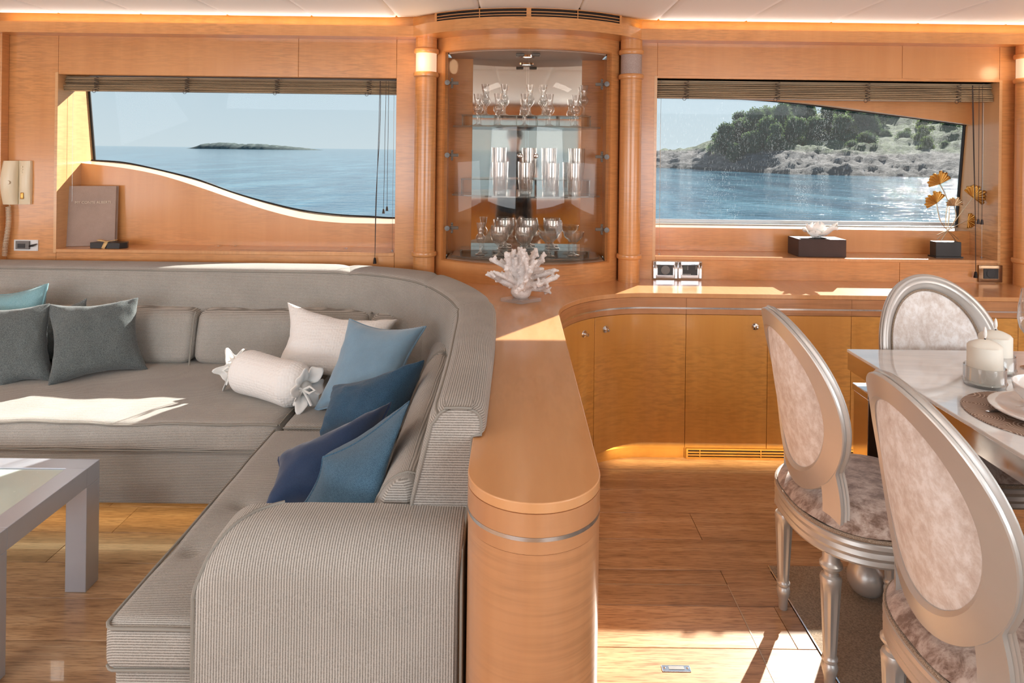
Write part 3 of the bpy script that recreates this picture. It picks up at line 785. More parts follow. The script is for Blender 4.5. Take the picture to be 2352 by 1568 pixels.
def band(line, z0, z1, off=0, th=.016, closed=False):
    """vertical band that follows a plan line; off pushes it outwards (to the right of travel)"""
    k = len(line); v = []; f = []
    for i, (x, y) in enumerate(line):
        a = Vector(line[max(i-1, 0)]); b_ = Vector(line[min(i+1, k-1)]); t = (b_-a).normalized(); nrm = Vector((t.y, -t.x))
        p = Vector((x, y))+nrm*off; q = p-nrm*th
        v += [(p.x, p.y, z0), (p.x, p.y, z1), (q.x, q.y, z0), (q.x, q.y, z1)]
    for i in range(k-1):
        a = 4*i; b_ = a+4; f += [(a, b_, b_+1, a+1), (a+2, a+3, b_+3, b_+2), (a+1, b_+1, b_+3, a+3), (a, a+2, b_+2, b_)]
    f += [(0, 1, 3, 2), (4*k-4, 4*k-2, 4*k-1, 4*k-3)]
    return M().add(v, f)
full = [(-.093, y) for y in (2.4, 1.9, 1.6)]+outer
def plen(line):
    L_ = [0]
    for a, b_ in zip(line[:-1], line[1:]): L_.append(L_[-1]+(Vector(b_)-Vector(a)).length)
    return L_
def sub_line(line, s0, s1, step=.03):
    L_ = plen(line); out = []
    def at(s):
        for i in range(len(L_)-1):
            if L_[i] <= s <= L_[i+1]:
                t = (s-L_[i])/(L_[i+1]-L_[i]); return (line[i][0]+(line[i+1][0]-line[i][0])*t, line[i][1]+(line[i+1][1]-line[i][1])*t)
        return line[-1]
    n_ = max(2, int((s1-s0)/step)); return [at(s0+(s1-s0)*i/n_) for i in range(n_+1)]
def s_of(line, pred):
    L_ = plen(line); s = 0; best = None
    while s < L_[-1]:
        p = sub_line(line, s, s+.001, 1)[0]; d_ = abs(pred(p))
        if best is None or d_ < best[0]: best = (d_, s)
        s += .004
    return best[1]
LT = plen(full)[-1]
def px_at(z, px): return lambda p: (proj((p[0], p[1], z))[0]-px) if p[1] > 2.6 and p[0] > .15 else 9999
brk = [0, s_of(full, lambda p: (p[0]-.045)**2+(p[1]-1.292)**2)]
sA = s_of(full, px_at(.7, 1366)); sB = s_of(full, px_at(.7, 1576)); sC = s_of(full, px_at(.7, 1764)); sD = s_of(full, px_at(.7, 1957)); sE = s_of(full, px_at(.7, 2340))
# fascia band in sections, silver inlay line
for a, b_ in ((0, sB), (sB, sD), (sD, LT)):
    band(sub_line(full, a+.0006, b_-.0006, .015 if a == 0 else .2), .7175, .7615, 0).build('fascia', WOODD, wt, angle=25)
    band(sub_line(full, a+.0006, b_-.0006, .015 if a == 0 else .2), .685, .7095, 0).build('fascia', WOODD, wt, angle=25)
band(sub_line(full, 0, LT, .015), .7097, .7173, .0006).build('inlay_strip', INLAY, wt, angle=25)
# divider body
div = thing('sofa_divider', (.045, 2.0, 0), 'low veneered partition with a rounded end standing between the sofa and the dining area', 'partition')
s_end = s_of(full, lambda p: abs(p[0]-.183)+abs(p[1]-2.45))
band(sub_line(full, 0, s_end, .012), 0, .6838, -.001).build('divider_panel', WOODD, div, angle=25)
M().prism([(-.08, 1.43), (.165, 1.43), (.165, 2.45), (-.08, 2.45)], 0, .68).build('divider_core', DARKGAP, div)
M().box(-.5, .15, 3.3, 3.59, 0, .76).build('corner_core', DARKGAP, div, smooth=False)
# base cabinets
def unit(s0, s1, label, knobs, vent_px=None, door=True):
    mid = sub_line(full, (s0+s1)/2, (s0+s1)/2+.001, 1)[0]
    t = thing('base_cabinet', (mid[0], mid[1], 0), label, 'cabinet', 'base cabinets under the worktop')
    line = sub_line(full, s0+.001, s1-.001, .02 if s1 < sB+.01 else .2)
    band(line, .05, .683, -.03, .02).build('carcass', DARKGAP, t)
    d_ = band([p for p in line], .052, .6825, -.001, .018).build('cabinet_door', WOODH, t, angle=25, bevel=.0012)
    for kp in knobs:
        ss = s_of(full, px_at(.63, kp[0])); p = sub_line(full, ss, ss+.001, 1); a = Vector(p[0]); b_ = Vector(p[1]); tt = (b_-a).normalized(); nr = Vector((tt.y, -tt.x))
        z = H-(kp[1]-PY-(kp[0]-PX)*SR)/F*a.y
        for nm, prof, mt in (('knob', [(.0, .026), (.007, .025), (.0085, .02), (.006, .012), (.006, .004), (.015, .003), (.017, 0)], CHROME),):
            m = M().lathe(prof, n=20); R_ = Vector((nr.x, nr.y, 0)).to_track_quat('Z', 'Y').to_matrix()
            m.v = [R_ @ v+Vector((a.x, a.y, z)) for v in m.v]; m.build(nm, mt, d_)
    kick = band(line, 0, .05, -.012, .015).build('kickboard', WOODH, t, angle=25)
    return t
unit(s_end+.002, sA, 'narrow curved base cabinet nearest the divider with one chrome knob', [(1343, 767)])
unit(sA, sB, 'wide curved base cabinet door with a chrome knob at its upper left', [(1392, 756)])
unit(sB, sC, 'flat base cabinet door with a chrome knob at its upper right, above the floor vent', [(1735, 750)])
unit(sC, sD, 'flat base cabinet door seen behind the left dining chair', [])
unit(sD, sE, 'flat base cabinet door behind the chair at the far side of the table', [])
unit(sE, LT, 'flat base cabinet at the right edge of the photo', [])
# floor vent
fv = thing('floor_vent', (1.3, 3.23, 0), 'low wooden air grille with thin slats in the cabinet plinth', 'vent')
va, vb = G(1575, 1052, 0).x, G(1990, 1055, 0).x; yv = 3.2325
M().box(va, vb, yv+.01, yv+.012, .004, .046).build('vent_shadow', DARKGAP, fv, smooth=False)
fr = M(); fr.box(va, vb, yv, yv+.012, 0, .008); fr.box(va, vb, yv, yv+.012, .044, .0505); fr.box(va, va+.008, yv, yv+.012, .008, .044); fr.box(vb-.008, vb, yv, yv+.012, .008, .044); fr.build('vent_frame', WOODH, fv, smooth=False)
for z in (.018, .031): M().box(va+.008, vb-.008, yv+.002, yv+.01, z-.0022, z+.0022).build('slat', WOODH, fv, smooth=False)
for px in (1608, 1747, 1880):
    x = G(px, 1045, .02).x; M().box(x-.0015, x+.0015, yv+.001, yv+.009, .008, .044).build('vent_divider', WOODH, fv, smooth=False)

# ================================================================== SOFA
sofa = thing('corner_sofa', (-1.4, 2.6, 0), 'L-shaped ribbed taupe corner sofa curving round to the wooden divider', 'sofa')
yz = lambda v: v.y+v.z
nz = lambda p, s, k=0: noise.noise(Vector((p.x*s+k, p.y*s, p.z*s)))
def bk_prof(inner, outer_, zt, zb_, over):
    pass
# plan lines of the backrest at top level (inner, outer)
inn = [(-4.0, 3.372), (-3.0, 3.368), (-2.0, 3.36), (-1.2, 3.353), (-.891, 3.345), (-.677, 3.29), (-.50, 3.18), (-.40, 3.06), (-.318, 2.90), (-.25, 2.72), (-.215, 2.54), (-.20, 2.2), (-.193, 1.9), (-.191, 1.587)]
out = [(-4.0, 3.585), (-3.0, 3.58), (-2.0, 3.572), (-1.2, 3.566), (-.95, 3.558), (-.72, 3.51), (-.50, 3.42), (-.37, 3.325), (-.235, 3.12), (-.133, 2.895), (-.075, 2.66), (-.063, 2.3), (-.063, 1.9), (-.064, 1.587)]
def dense(l_, n_):
    out_ = []
    for i in range(len(l_)-1):
        P0 = Vector(l_[max(i-1, 0)]); P1 = Vector(l_[i]); P2 = Vector(l_[i+1]); P3 = Vector(l_[min(i+2, len(l_)-1)])
        for j in range(n_):
            t = j/n_; out_.append(.5*((2*P1)+(-P0+P2)*t+(2*P0-5*P1+4*P2-P3)*t*t+(-P0+3*P1-3*P2+P3)*t**3))
    out_.append(Vector(l_[-1])); return out_
N_ = 8
inn_d, out_d = dense(inn, N_), dense(out, N_)
def backseg(i0, i1, name, seam=.004):
    """one upholstered length of the backrest between stations i0..i1"""
    rows_ = []; ribs = []
    k = i1-i0
    for q in range(k+1):
        i = i0+q; a = inn_d[i]; b_ = out_d[i]; d_ = (b_-a); wd = d_.length; d_ = d_/wd
        end = min(q, k-q); pinch = {0: .010, 1: .003}.get(end, 0) if True else 0
        lean = .070
        zt = .853-pinch*.6
        low = Vector(a)-d_*lean
        pts = []
        def P(v2, z): pts.append((v2.x, v2.y, z))
        zb_ = .40
        nn = 7
        for j in range(nn+1):
            t = j/nn; z = zb_+(zt-.035-zb_)*t
            base = low+(a-low)*(max(0, (z-.55))/(zt-.55)) if z > .55 else low
            P(base+d_*pinch, z)
        for j in range(1, 6):   # front top edge roll
            t = j/5*pi/2; P(a+d_*(pinch+.035*(1-cos(t))), zt-.035+.035*sin(t))
        for j in range(1, 4): P(a+d_*(wd*j/4), zt+.004*sin(pi*j/4))
        for j in range(0, 6):
            t = j/5*pi/2; P(b_-d_*(.03-.03*sin(t)+pinch), zt-.03+.03*cos(t))
        P(b_-d_*pinch, .80); P(b_-d_*pinch, .7895); P(b_-d_*.031, .7855); P(b_-d_*.033, .74); P(b_-d_*.033, .40)
        rows_.append(pts)
        s = 0; rr = [0]
        for j in range(1, len(pts)): s += (Vector(pts[j])-Vector(pts[j-1])).length; rr.append(s)
        ribs.append(rr)
    m = M(); nj = len(rows_[0]); flat = [p for r in rows_ for p in r]
    f = [(i*nj+j, (i+1)*nj+j, (i+1)*nj+j+1, i*nj+j+1) for i in range(k) for j in range(nj-1)]
    # end caps as grids: connect point j to mirrored points -> simple fan polygon
    m.add(flat, f)
    for row, rev in ((0, False), (k, True)):
        b0 = len(m.v); m.v += [Vector(p) for p in rows_[row]]; q_ = tuple(range(b0, b0+nj)); m.f.append(q_ if rev else q_[::-1])
    nflat = len(flat); rl = [r for rr in ribs for r in rr]
    o = m.build(name, SOFA, sofa, angle=50)
    at = o.data.attributes.new('rib', 'FLOAT', 'POINT')
    vals = rl+[v.z for v in m.v[nflat:]]
    at.data.foreach_set('value', vals)
    # piping along the front top edge and round the exposed end
    pip = [Vector(r[nn_])for r in rows_ for nn_ in (9,)]
    M().tube(pip, .0035, 6).build('piping', PIPE, sofa)
    return rows_
r1 = backseg(0, 4*N_+3, 'backrest'); r2 = backseg(4*N_+3, 7*N_, 'backrest'); r3 = backseg(7*N_, 9*N_+5, 'backrest'); r4 = backseg(9*N_+5, 13*N_, 'backrest')
er = r4[-1]
M().tube([Vector(p) for p in er], .0038, 6).build('piping', PIPE, sofa)
# seats
def puff(amp, s=3.0, k=0, bulge=0, zmid=.43):
    def d_(p):
        if p.z > .37: p = p+Vector((0, 0, amp*nz(p, s, k)+amp*.5*nz(p, s*2.6, k+9)))
        p = p+Vector((amp*.6*nz(p, s*1.3, k+3), amp*.6*nz(p, s*1.3, k+5), 0)); return p
    return d_
ribYZ = lambda v: v.y*1.0+v.z
M().soft(-4.0, -.850, 2.495, 3.35, .325, .437, .035, .05, puff(.012, 3.2, 1)).build('seat_cushion', SOFA, sofa, rib=ribYZ, angle=60)
buttons = [G(555, 1155, .43), G(440, 1262, .43), G(1240, 1000, .43)]
def seatd(p):
    q = puff(.005, 2.6, 4)(p)
    if p.z > .41:
        for b_ in buttons:
            d2 = (p.x-b_.x)**2+(p.y-b_.y)**2; q.z -= .016*math.exp(-d2/(.020**2))+.006*math.exp(-d2/(.07**2))
    return q
M().soft(-.875, -.12, 1.455, 2.492, .318, .430, .032, .014, seatd).build('seat_cushion', SOFA, sofa, rib=ribYZ, angle=60)
M().soft(-.846, -.25, 2.496, 3.30, .325, .432, .03, .04, puff(.006, 3, 8)).build('seat_cushion', SOFA, sofa, rib=lambda v: v.x*.5+v.y+v.z, angle=60)
# pipings of the seats
def wob(pts, amp=.0025, s=7): return [Vector(p)+Vector((0, amp*nz(Vector(p), s, 2), amp*nz(Vector(p), s, 6))) for p in pts]
ln = lambda a, b_, n_: [Vector(a)+(Vector(b_)-Vector(a))*i/n_ for i in range(n_+1)]
dz1 = puff(.012, 3.2, 1)
M().tube([dz1(Vector(p))+Vector((0, -.003, .003)) for p in ln((-4.0, 2.505, .427), (-.86, 2.505, .427), 90)], .0042, 6).build('piping', PIPE, sofa)
M().tube([dz1(Vector(p)) for p in ln((-4.0, 2.500, .335), (-.86, 2.500, .335), 60)], .003, 6).build('piping', PIPE, sofa)
M().tube([dz1(Vector(p))+Vector((.003, 0, .002)) for p in ln((-.860, 2.505, .427), (-.860, 3.1, .427), 30)], .004, 6).build('piping', PIPE, sofa)
lp = ln((-.868, 2.488, .422), (-.868, 1.47, .422), 60)+[Vector((-.860, 1.458, .421))]+ln((-.85, 1.4535, .420), (-.66, 1.4535, .420), 10)
M().tube([puff(.005, 2.6, 4)(p) for p in lp], .004, 6).build('piping', PIPE, sofa)
M().tube(ln((-.84, 2.494, .427), (-.3, 2.494, .428), 20), .0035, 6).build('piping', PIPE, sofa)
lp = ln((-.868, 2.488, .331), (-.868, 1.47, .331), 40)+[Vector((-.858, 1.460, .331))]+ln((-.85, 1.4565, .331), (-.66, 1.4565, .331), 10)
M().tube([puff(.005, 2.6, 4)(p) for p in lp], .0032, 6).build('piping', PIPE, sofa)
# bases
M().soft(-4.0, -.84, 2.53, 3.35, .125, .322, .008, .1).build('base', SOFA, sofa, rib=lambda v: v.z, angle=50)
M().soft(-.855, -.12, 1.475, 2.60, .09, .320, .008, .06).build('base', SOFA, sofa, rib=lambda v: v.z, angle=50)
M().box(-3.9, -1.0, 2.78, 3.3, 0, .126).build('plinth', DARKGAP, sofa); M().box(-.70, -.16, 1.6, 2.9, 0, .095).build('plinth', DARKGAP, sofa)
# arm
def armd(p):
    t = Vector(p)
    if t.x < -.45 and t.z > .5: t.z -= .012*(( -.45-t.x)/.21)**2
    t.y += -.006*sin(pi*(t.x+.664)/.56)*min(1, max(0, (t.z)/.5))+.002*nz(t, 5, 4)
    return t
def arm_mesh():
    # rounded outline in x,z extruded in y with soft front edge
    x0, x1, zt, r, rr_ = -.668, -.102, .622, .085, .012
    ol = [(x0, 0), (x0, .15), (x0+.001, .30), (x0, .42)]
    ol += [(x0+r-r*cos(a), zt-r+r*sin(a)) for a in [pi/2*i/12 for i in range(13)]]
    ol += [(x0+.2, zt+.004), (x0+.35, zt+.004), (x1-.05, zt)]
    ol += [(x1-rr_+rr_*sin(a), zt-rr_+rr_*cos(a)) for a in [pi/2*i/5 for i in range(6)]]
    ol += [(x1, .4), (x1, .15), (x1, 0)]
    c = Vector((x0+x1, .62)).copy()/1; cx = (x0+x1)/2
    m = M(); v = []; f = []; k = len(ol)
    prof = [(1.60, 0)]+[(1.44+.045-.045*cos(a), .045-.045*sin(a)) for a in []]
    steps = [(1.59, 0.0), (1.555, 0.0)]+[(1.435+.10*(1-sin(a)), .085*(1-cos(a))) for a in [pi/2*i/12 for i in range(13)]]
    for yy, ins in steps:
        for (x, z) in ol:
            X = x+(0 if x < cx else -ins*.2)
            Z = z-(ins if z > .45 else 0)
            if z > .45 and x < x0+r: Z = z-ins*(z-(.45))/(zt-.45)
            v.append((X, yy, Z))
    for i in range(len(steps)-1):
        for j in range(k-1): f.append((i*k+j, i*k+j+1, (i+1)*k+j+1, (i+1)*k+j))
    m.add(v, f)
    last = [Vector(p) for p in v[-k:]]
    ns = len(steps)-1
    pp_ = [Vector(v[max(0, ns-int(round(j2*1.1)))*k+4+j2])+Vector((-.001, -.0005, .001)) for j2 in range(12, -1, -1)]; pp_ = [Vector((-.53, 1.592, .6245)), Vector((-.555, 1.578, .624))]+pp_+[Vector((-.668, 1.434, z)) for z in (.50, .46, .40, .33, .26, .18, .10, .02)]
    # front face: rows from left outline to right outline at matching heights
    def zx(u, vv):
        z = .0+vv*(last[k//2].z)
        return None
    # build the front face as columns: bottom to outline top
    top_ = [p for p in last if True]
    b0 = len(m.v); cols = []
    xs_ = [last[0].x+(last[-1].x-last[0].x)*i/28 for i in range(29)]
    def top_z(x):
        best = 0
        for a, b_ in zip(last[:-1], last[1:]):
            lo, hi = min(a.x, b_.x), max(a.x, b_.x)
            if lo-1e-6 <= x <= hi+1e-6:
                t = 0 if hi-lo < 1e-9 else (x-a.x)/(b_.x-a.x); z = a.z+(b_.z-a.z)*t if hi-lo > 1e-9 else max(a.z, b_.z); best = max(best, z)
        return best
    xs_ = sorted(set([round(p.x, 5) for p in last]+[round(x, 5) for x in xs_]))
    vv = []
    for x in xs_:
        zt_ = top_z(x)
        for j in range(13): vv.append((x, 1.435-.004*sin(pi*j/12), zt_*j/12))
    ff = [(i*13+j, (i+1)*13+j, (i+1)*13+j+1, i*13+j+1) for i in range(len(xs_)-1) for j in range(12)]
    m.add(vv, ff); return m, pp_
am, arm_pipe = arm_mesh()
am.build('armrest', SOFA, sofa, rib=lambda v: v.x, angle=60)
M().tube(arm_pipe, .0042, 6).build('piping', PIPE, sofa)
M().tube([Vector((-.103, 1.60, .622)), Vector((-.103, 1.54, .620)), Vector((-.106, 1.47, .590)), Vector((-.104, 1.434, .53)), Vector((-.103, 1.433, .30)), Vector((-.103, 1.433, 0.02))], .0036, 6).build('piping', PIPE, sofa)
# lumbar cushions
def lumb(x0, x1, y0, y1, k, z1=.675, rb=None):
    def d_(p):
        q = puff(.008, 5, k)(p); t = (p.z-.43)/.245
        q.y += .05*t if y1-y0 < .3 else 0
        return q
    M().soft(x0, x1, y0, y1, .43, z1, .05, .03, d_).build('lumbar_cushion', SOFA, sofa, rib=rb or (lambda v: v.z), angle=60)
xb_ = [W(px, 770, 3.2).x for px in (320-560, 20, 443, 848)]
for i in range(3): lumb(xb_[i]+.002, xb_[i+1]-.002, 3.17, 3.31, i*7)
lumb(xb_[3]+.002, -.44, 3.12, 3.27, 31)
for i in (1, 2, 3):
    x = xb_[i]
    M().tube([Vector((x, 3.165+.05*t+(.01 if t > .9 else 0), .435+.235*t)) for t in [j/10 for j in range(11)]]+[Vector((x, 3.27, .672))], .004, 6).build('piping', PIPE, sofa)
# right lumbar bolsters (section in x,z swept along y)
def bolster(y0, y1, k):
    m = M(); nn = 26
    ol = []
    for i in range(24):
        a = 2*pi*i/24; cx, cz = -.305, .553
        x = cx+.062*cos(a)*(1+.15*sin(a)); z = cz+.125*sin(a)
        x += .055*(z-.43)/.25
        ol.append((x, z))
    def fn(u, v):
        i = int(round(v*24)) % 24; y = y0+(y1-y0)*u; s_ = 1-.5*max(0, 1-min(u, 1-u)*(y1-y0)/.035)**2
        cx = -.285; cz = .555
        x = cx+(ol[i][0]-cx)*s_-.02*(y-1.6); z = cz+(ol[i][1]-cz)*(.85+.15*s_)+.006*nz(Vector((i*.3, y*4, k)), 1)
        return Vector((x, y, z))
    us = [0, .01, .025, .05]+[.05+.9*i/14 for i in range(1, 15)]+[.975, .99, 1]
    def fn2(u, v): return fn(us[int(round(u*(len(us)-1)))], v)
    m.grid(fn2, len(us), 24, False, True)
    for row, rev in ((0, 0), (len(us)-1, 1)):
        b0 = row*24; f = tuple(b0+i for i in range(24)); m.f.append(f if rev else f[::-1])
    o = m.build('lumbar_cushion', SOFA, sofa, rib=lambda v: v.x+v.z if abs(v.y-y0) > .01 else v.z, angle=60)
    M().tube([fn(.03, j/24)+Vector((0, 0, 0)) for j in range(24)], .0036, 6, closed=True).build('piping', PIPE, sofa)
bolster(1.605, 2.60, 3); bolster(2.615, 3.10, 5)

# ================================================================== PILLOWS
def pillow(name, TL, TR, BR, BL, th, mat, label, group=None, pipe=None, seed=1, n_=26, droop=.055, wr=.010, nrm_sign=1, cat='pillow'):
    c = [W(*q) for q in (TL, TR, BR, BL)]
    ctr = sum(c, Vector())/4; nrm = ((c[1]-c[0]).cross(c[3]-c[0])).normalized()
    m = M(); w_, h_ = ((c[1]-c[0]).length, (c[3]-c[0]).length)
    def base(u, v):
        p = (c[0]*(1-u)+c[1]*u)*(1-v)+(c[3]*(1-u)+c[2]*u)*v
        # sides pull in between the corners
        p = p+(c[0]-c[3]).normalized()*(-droop*sin(pi*u)*(1-2*v)*.55)+(c[1]-c[0]).normalized()*(droop*sin(pi*v)*(1-2*u)*.55)
        return p
    def th_(u, v):
        a = max(0, 1-abs(2*u-1)**2.6); b_ = max(0, 1-abs(2*v-1)**2.6); return th*.6*(a*b_)**.42
    def side(sg):
        def fn(u, v):
            u2 = .5-.5*cos(pi*u)*1.0; v2 = .5-.5*cos(pi*v)
            p = base(u2, v2); t = th_(u2, v2)
            e = max(abs(2*u2-1), abs(2*v2-1)); ww = wr*(noise.noise(Vector((u2*7+seed, v2*7, seed)))*.7+noise.noise(Vector((u2*13+seed, v2*12, 3)))*1.1*e)*min(1, t/(th*.15+1e-6))
            return p+nrm*sg*(t+ww)
        return fn
    m.grid(side(1), n_, n_); k = len(m.v); m.grid(side(-1), n_, n_)
    m.f = m.f[:(n_-1)**2]+[f[::-1] for f in m.f[(n_-1)**2:]]
    off = Vector((ctr.x, ctr.y, min(v.z for v in m.v)))
    root = m.build(name, mat, None, angle=70)
    tag(root, label, cat, group)
    if pipe:
        ring = []
        for i in range(24): ring.append(base(i/24, 0))
        for i in range(24): ring.append(base(1, i/24))
        for i in range(24): ring.append(base(1-i/24, 1))
        for i in range(24): ring.append(base(0, 1-i/24))
        M().tube(ring, pipe, 6, closed=True).build('piping', mat, root)
    return root
PG = 'scatter pillows on the corner sofa'
pillow('throw_pillow', (-70, 672, 3.16), (110, 652, 3.16), (100, 862, 3.05), (-60, 866, 3.05), .12, TEAL, 'light teal pillow with piping at the left edge, behind the grey pillows', PG, .005, 3)
pillow('throw_pillow', (60, 712, 3.18), (200, 684, 3.18), (205, 838, 3.12), (60, 842, 3.12), .07, GREYC2, 'pale grey pillow corner peeking out between the two dark grey pillows', PG, None, 4)
pillow('throw_pillow', (-100, 705, 2.98), (115, 696, 3.02), (127, 878, 2.94), (0, 890, 2.86), .11, GREYC, 'dark grey woven pillow at the left edge, its top in sunlight', PG, None, 5)
pillow('throw_pillow', (106, 698, 3.04), (318, 683, 3.14), (340, 848, 3.10), (109, 888, 2.87), .12, GREYC, 'dark grey square pillow leaning on the sofa back, right one of the grey pair', PG, None, 6)
pillow('throw_pillow', (660, 694, 3.16), (914, 733, 3.12), (860, 905, 2.86), (618, 862, 2.93), .12, WHITEQ, 'white quilted square pillow standing in the sofa corner behind the bolster', PG, None, 7, droop=.09)
pillow('throw_pillow', (803, 733, 2.80), (978, 750, 2.72), (900, 955, 2.42), (722, 942, 2.66), .15, LBLUE, 'light blue velvet pillow with piping leaning on the white quilted pillow', PG, .0045, 8, wr=.006)
pillow('throw_pillow', (770, 885, 2.46), (975, 826, 2.36), (905, 1020, 2.16), (738, 1006, 2.37), .17, TBLUE, 'dark blue textured pillow lying tilted in front of the light blue velvet one', PG, None, 9)
pillow('throw_pillow', (640, 1052, 2.02), (897, 926, 2.13), (820, 1190, 1.86), (596, 1196, 1.885), .17, NAVY, 'navy velvet pillow with piping standing behind the front blue pillow', PG, .005, 10, wr=.006)
pillow('throw_pillow', (742, 1050, 1.83), (940, 922, 1.90), (872, 1222, 1.64), (655, 1222, 1.79), .20, TBLUE2, 'blue textured pillow nearest the armrest, leaning on the navy pillow', PG, .0035, 11, wr=.006)

# white tied bolster
def tied_bolster():
    A = W(548, 845, 2.87); B = W(697, 893, 2.66); A.z = B.z = .43+.088; ax = (B-A); L_ = ax.length; ax.normalize()
    t = thing('bolster_pillow', (A+B)/2-Vector((0, 0, .088)), 'white quilted bolster pillow with tied gathered ends lying on the seat', 'pillow')
    u_ = ax.cross(Vector((0, 0, 1))).normalized(); w_ = u_.cross(ax)
    def prof(s):   # radius along the body
        if s < 0 or s > 1: return .02
        e = min(s, 1-s)*L_; return .086*min(1, (.30+.70*sqrt(min(1, e/.05)))) if e < .05 else .086+.002*sin(s*9)
    m = M()
    m.grid(lambda u, v: A+ax*L_*u+(u_*cos(2*pi*v)+w_*sin(2*pi*v))*(prof(u)*(1+.012*nz(Vector((u*6, v*9, 1)), 1))), 50, 36, False, True)
    m.build('bolster_body', WHITEQ, t)
    for P, sg in ((A, -1), (B, 1)):
        mm = M()
        def rf(u, v, P=P, sg=sg):
            a = 2*pi*v; r = .024+.052*u+.016*u*sin(a*6+1)+.008*u*sin(a*11); d_ = .002+.055*u-.03*u*u+.014*u*cos(a*5)
            return P+ax*sg*d_+(u_*cos(a)+w_*sin(a))*r
        mm.grid(rf, 9, 72, False, True)
        o = mm.build('ruffle', WHITEC, t); so_ = o.modifiers.new('s', 'SOLIDIFY'); so_.thickness = .0025
        mm = M()
        mm.grid(lambda u, v: P+ax*sg*(.003+.006*cos(2*pi*u))+(u_*cos(2*pi*v)+w_*sin(2*pi*v))*(.025+.006*sin(2*pi*u)), 8, 24, True, True)
        for (da, db) in ((-.5, .04), (.6, .045)):
            q = P+ax*sg*.008-Vector((0, .024, 0))*1; mm.sphere(P+ax*sg*.012, .027, 12, 8)
            mm.tube([q, q+Vector((da*.05, -.012, .018)), q+Vector((da*.085, -.015, .004)), q+Vector((da*.05, -.018, -.006)), q], .005, 6)
            mm.tube([q, q+Vector((da*.04, -.014, -.03)), q+Vector((da*.06, -.012, -.055))], .0055, 6)
        mm.build('tie', WHITEC, t)
tied_bolster()

# ================================================================== COFFEE TABLE
ct = thing('coffee_table', (-1.9, 2.04, 0), 'low silver coffee table with an inset frosted glass top, left foreground', 'table')
tx1 = -1.380; tx0 = -2.75; ty0, ty1 = 1.80, 2.283; tz = .4025; wl = .068
fr = M()
fr.box(tx0, tx1, ty1-wl, ty1, tz-.062, tz); fr.box(tx0, tx1, ty0, ty0+wl, tz-.062, tz); fr.box(tx1-wl, tx1, ty0+wl, ty1-wl, tz-.062, tz); fr.box(tx0, tx0+wl, ty0+wl, ty1-wl, tz-.062, tz)
fr.build('table_frame', TABSIL, ct, smooth=False, bevel=.0015)
for x in (tx0, tx1-wl):
    for y in (ty0, ty1-wl): M().box(x, x+wl, y, y+wl, 0, tz-.0625).build('leg', TABSIL, ct, smooth=False, bevel=.0015)
FROST = plain('frosted_green_glass', (.50, .60, .56), .25, spec=.6, coat=.6)
M().box(tx0+wl+.001, tx1-wl-.001, ty0+wl+.001, ty1-wl-.001, tz-.012, tz-.004).build('glass_top', FROST, ct, smooth=False, bevel=.001)

# ================================================================== DINING TABLE
dt = thing('dining_table', (1.9, 1.7, 0), 'white marble dining table with polished steel edge at the right', 'table')
dx0, dy1 = 1.200, 2.462; dy0 = .35; dx1 = 2.15; dz = .75
M().box(dx0, dx1, dy0, dy1, dz-.010, dz).build('tabletop', MARBLE, dt, smooth=False, bevel=.002)
POL = plain('mirror_polished_steel', (.72, .70, .68), .10, 1)
a_ = M(); a_.box(dx0+.002, dx1-.002, dy0+.002, dy1-.002, dz-.072, dz-.010); a_.build('apron', POL, dt, smooth=False, bevel=.002)
for x in (dx0+.012, dx1-.012-.10):
    for y in (dy1-.13, dy0+.03):
        L_ = M().box(x, x+.058, y, y+.10, .20, dz-.136).build('leg', POL, dt, smooth=False, bevel=.002)
        M().box(x-.004, x+.11, y-.004, y+.104, dz-.135, dz-.112).build('leg_cap', STEEL, L_, smooth=False, bevel=.002)
        M().box(x+.0585, x+.15, y+.03, y+.09, .20, dz-.073).build('leg_core', GREYMET, L_, smooth=False)
ball = G(1987, 1368, 0.004)
bc = Vector((1.175, 2.26, 0))
for x, y in ((bc.x, bc.y), (1.95, 2.26), (bc.x, .55), (1.95, .55)):
    M().lathe([(0, .003), (.03, .003), (.045, .012), (.057, .035), (.059, .06), (.052, .085), (.036, .104), (.028, .115), (.03, .125), (.04, .135), (.04, .2)], (x, y, 0), 28).build('ball_foot', CHAIRS, dt)
dark_ = M().box(1.45, 1.95, 1.0, 1.7, .02, .68).build('pedestal', GREYMET, dt, smooth=False, bevel=.003)

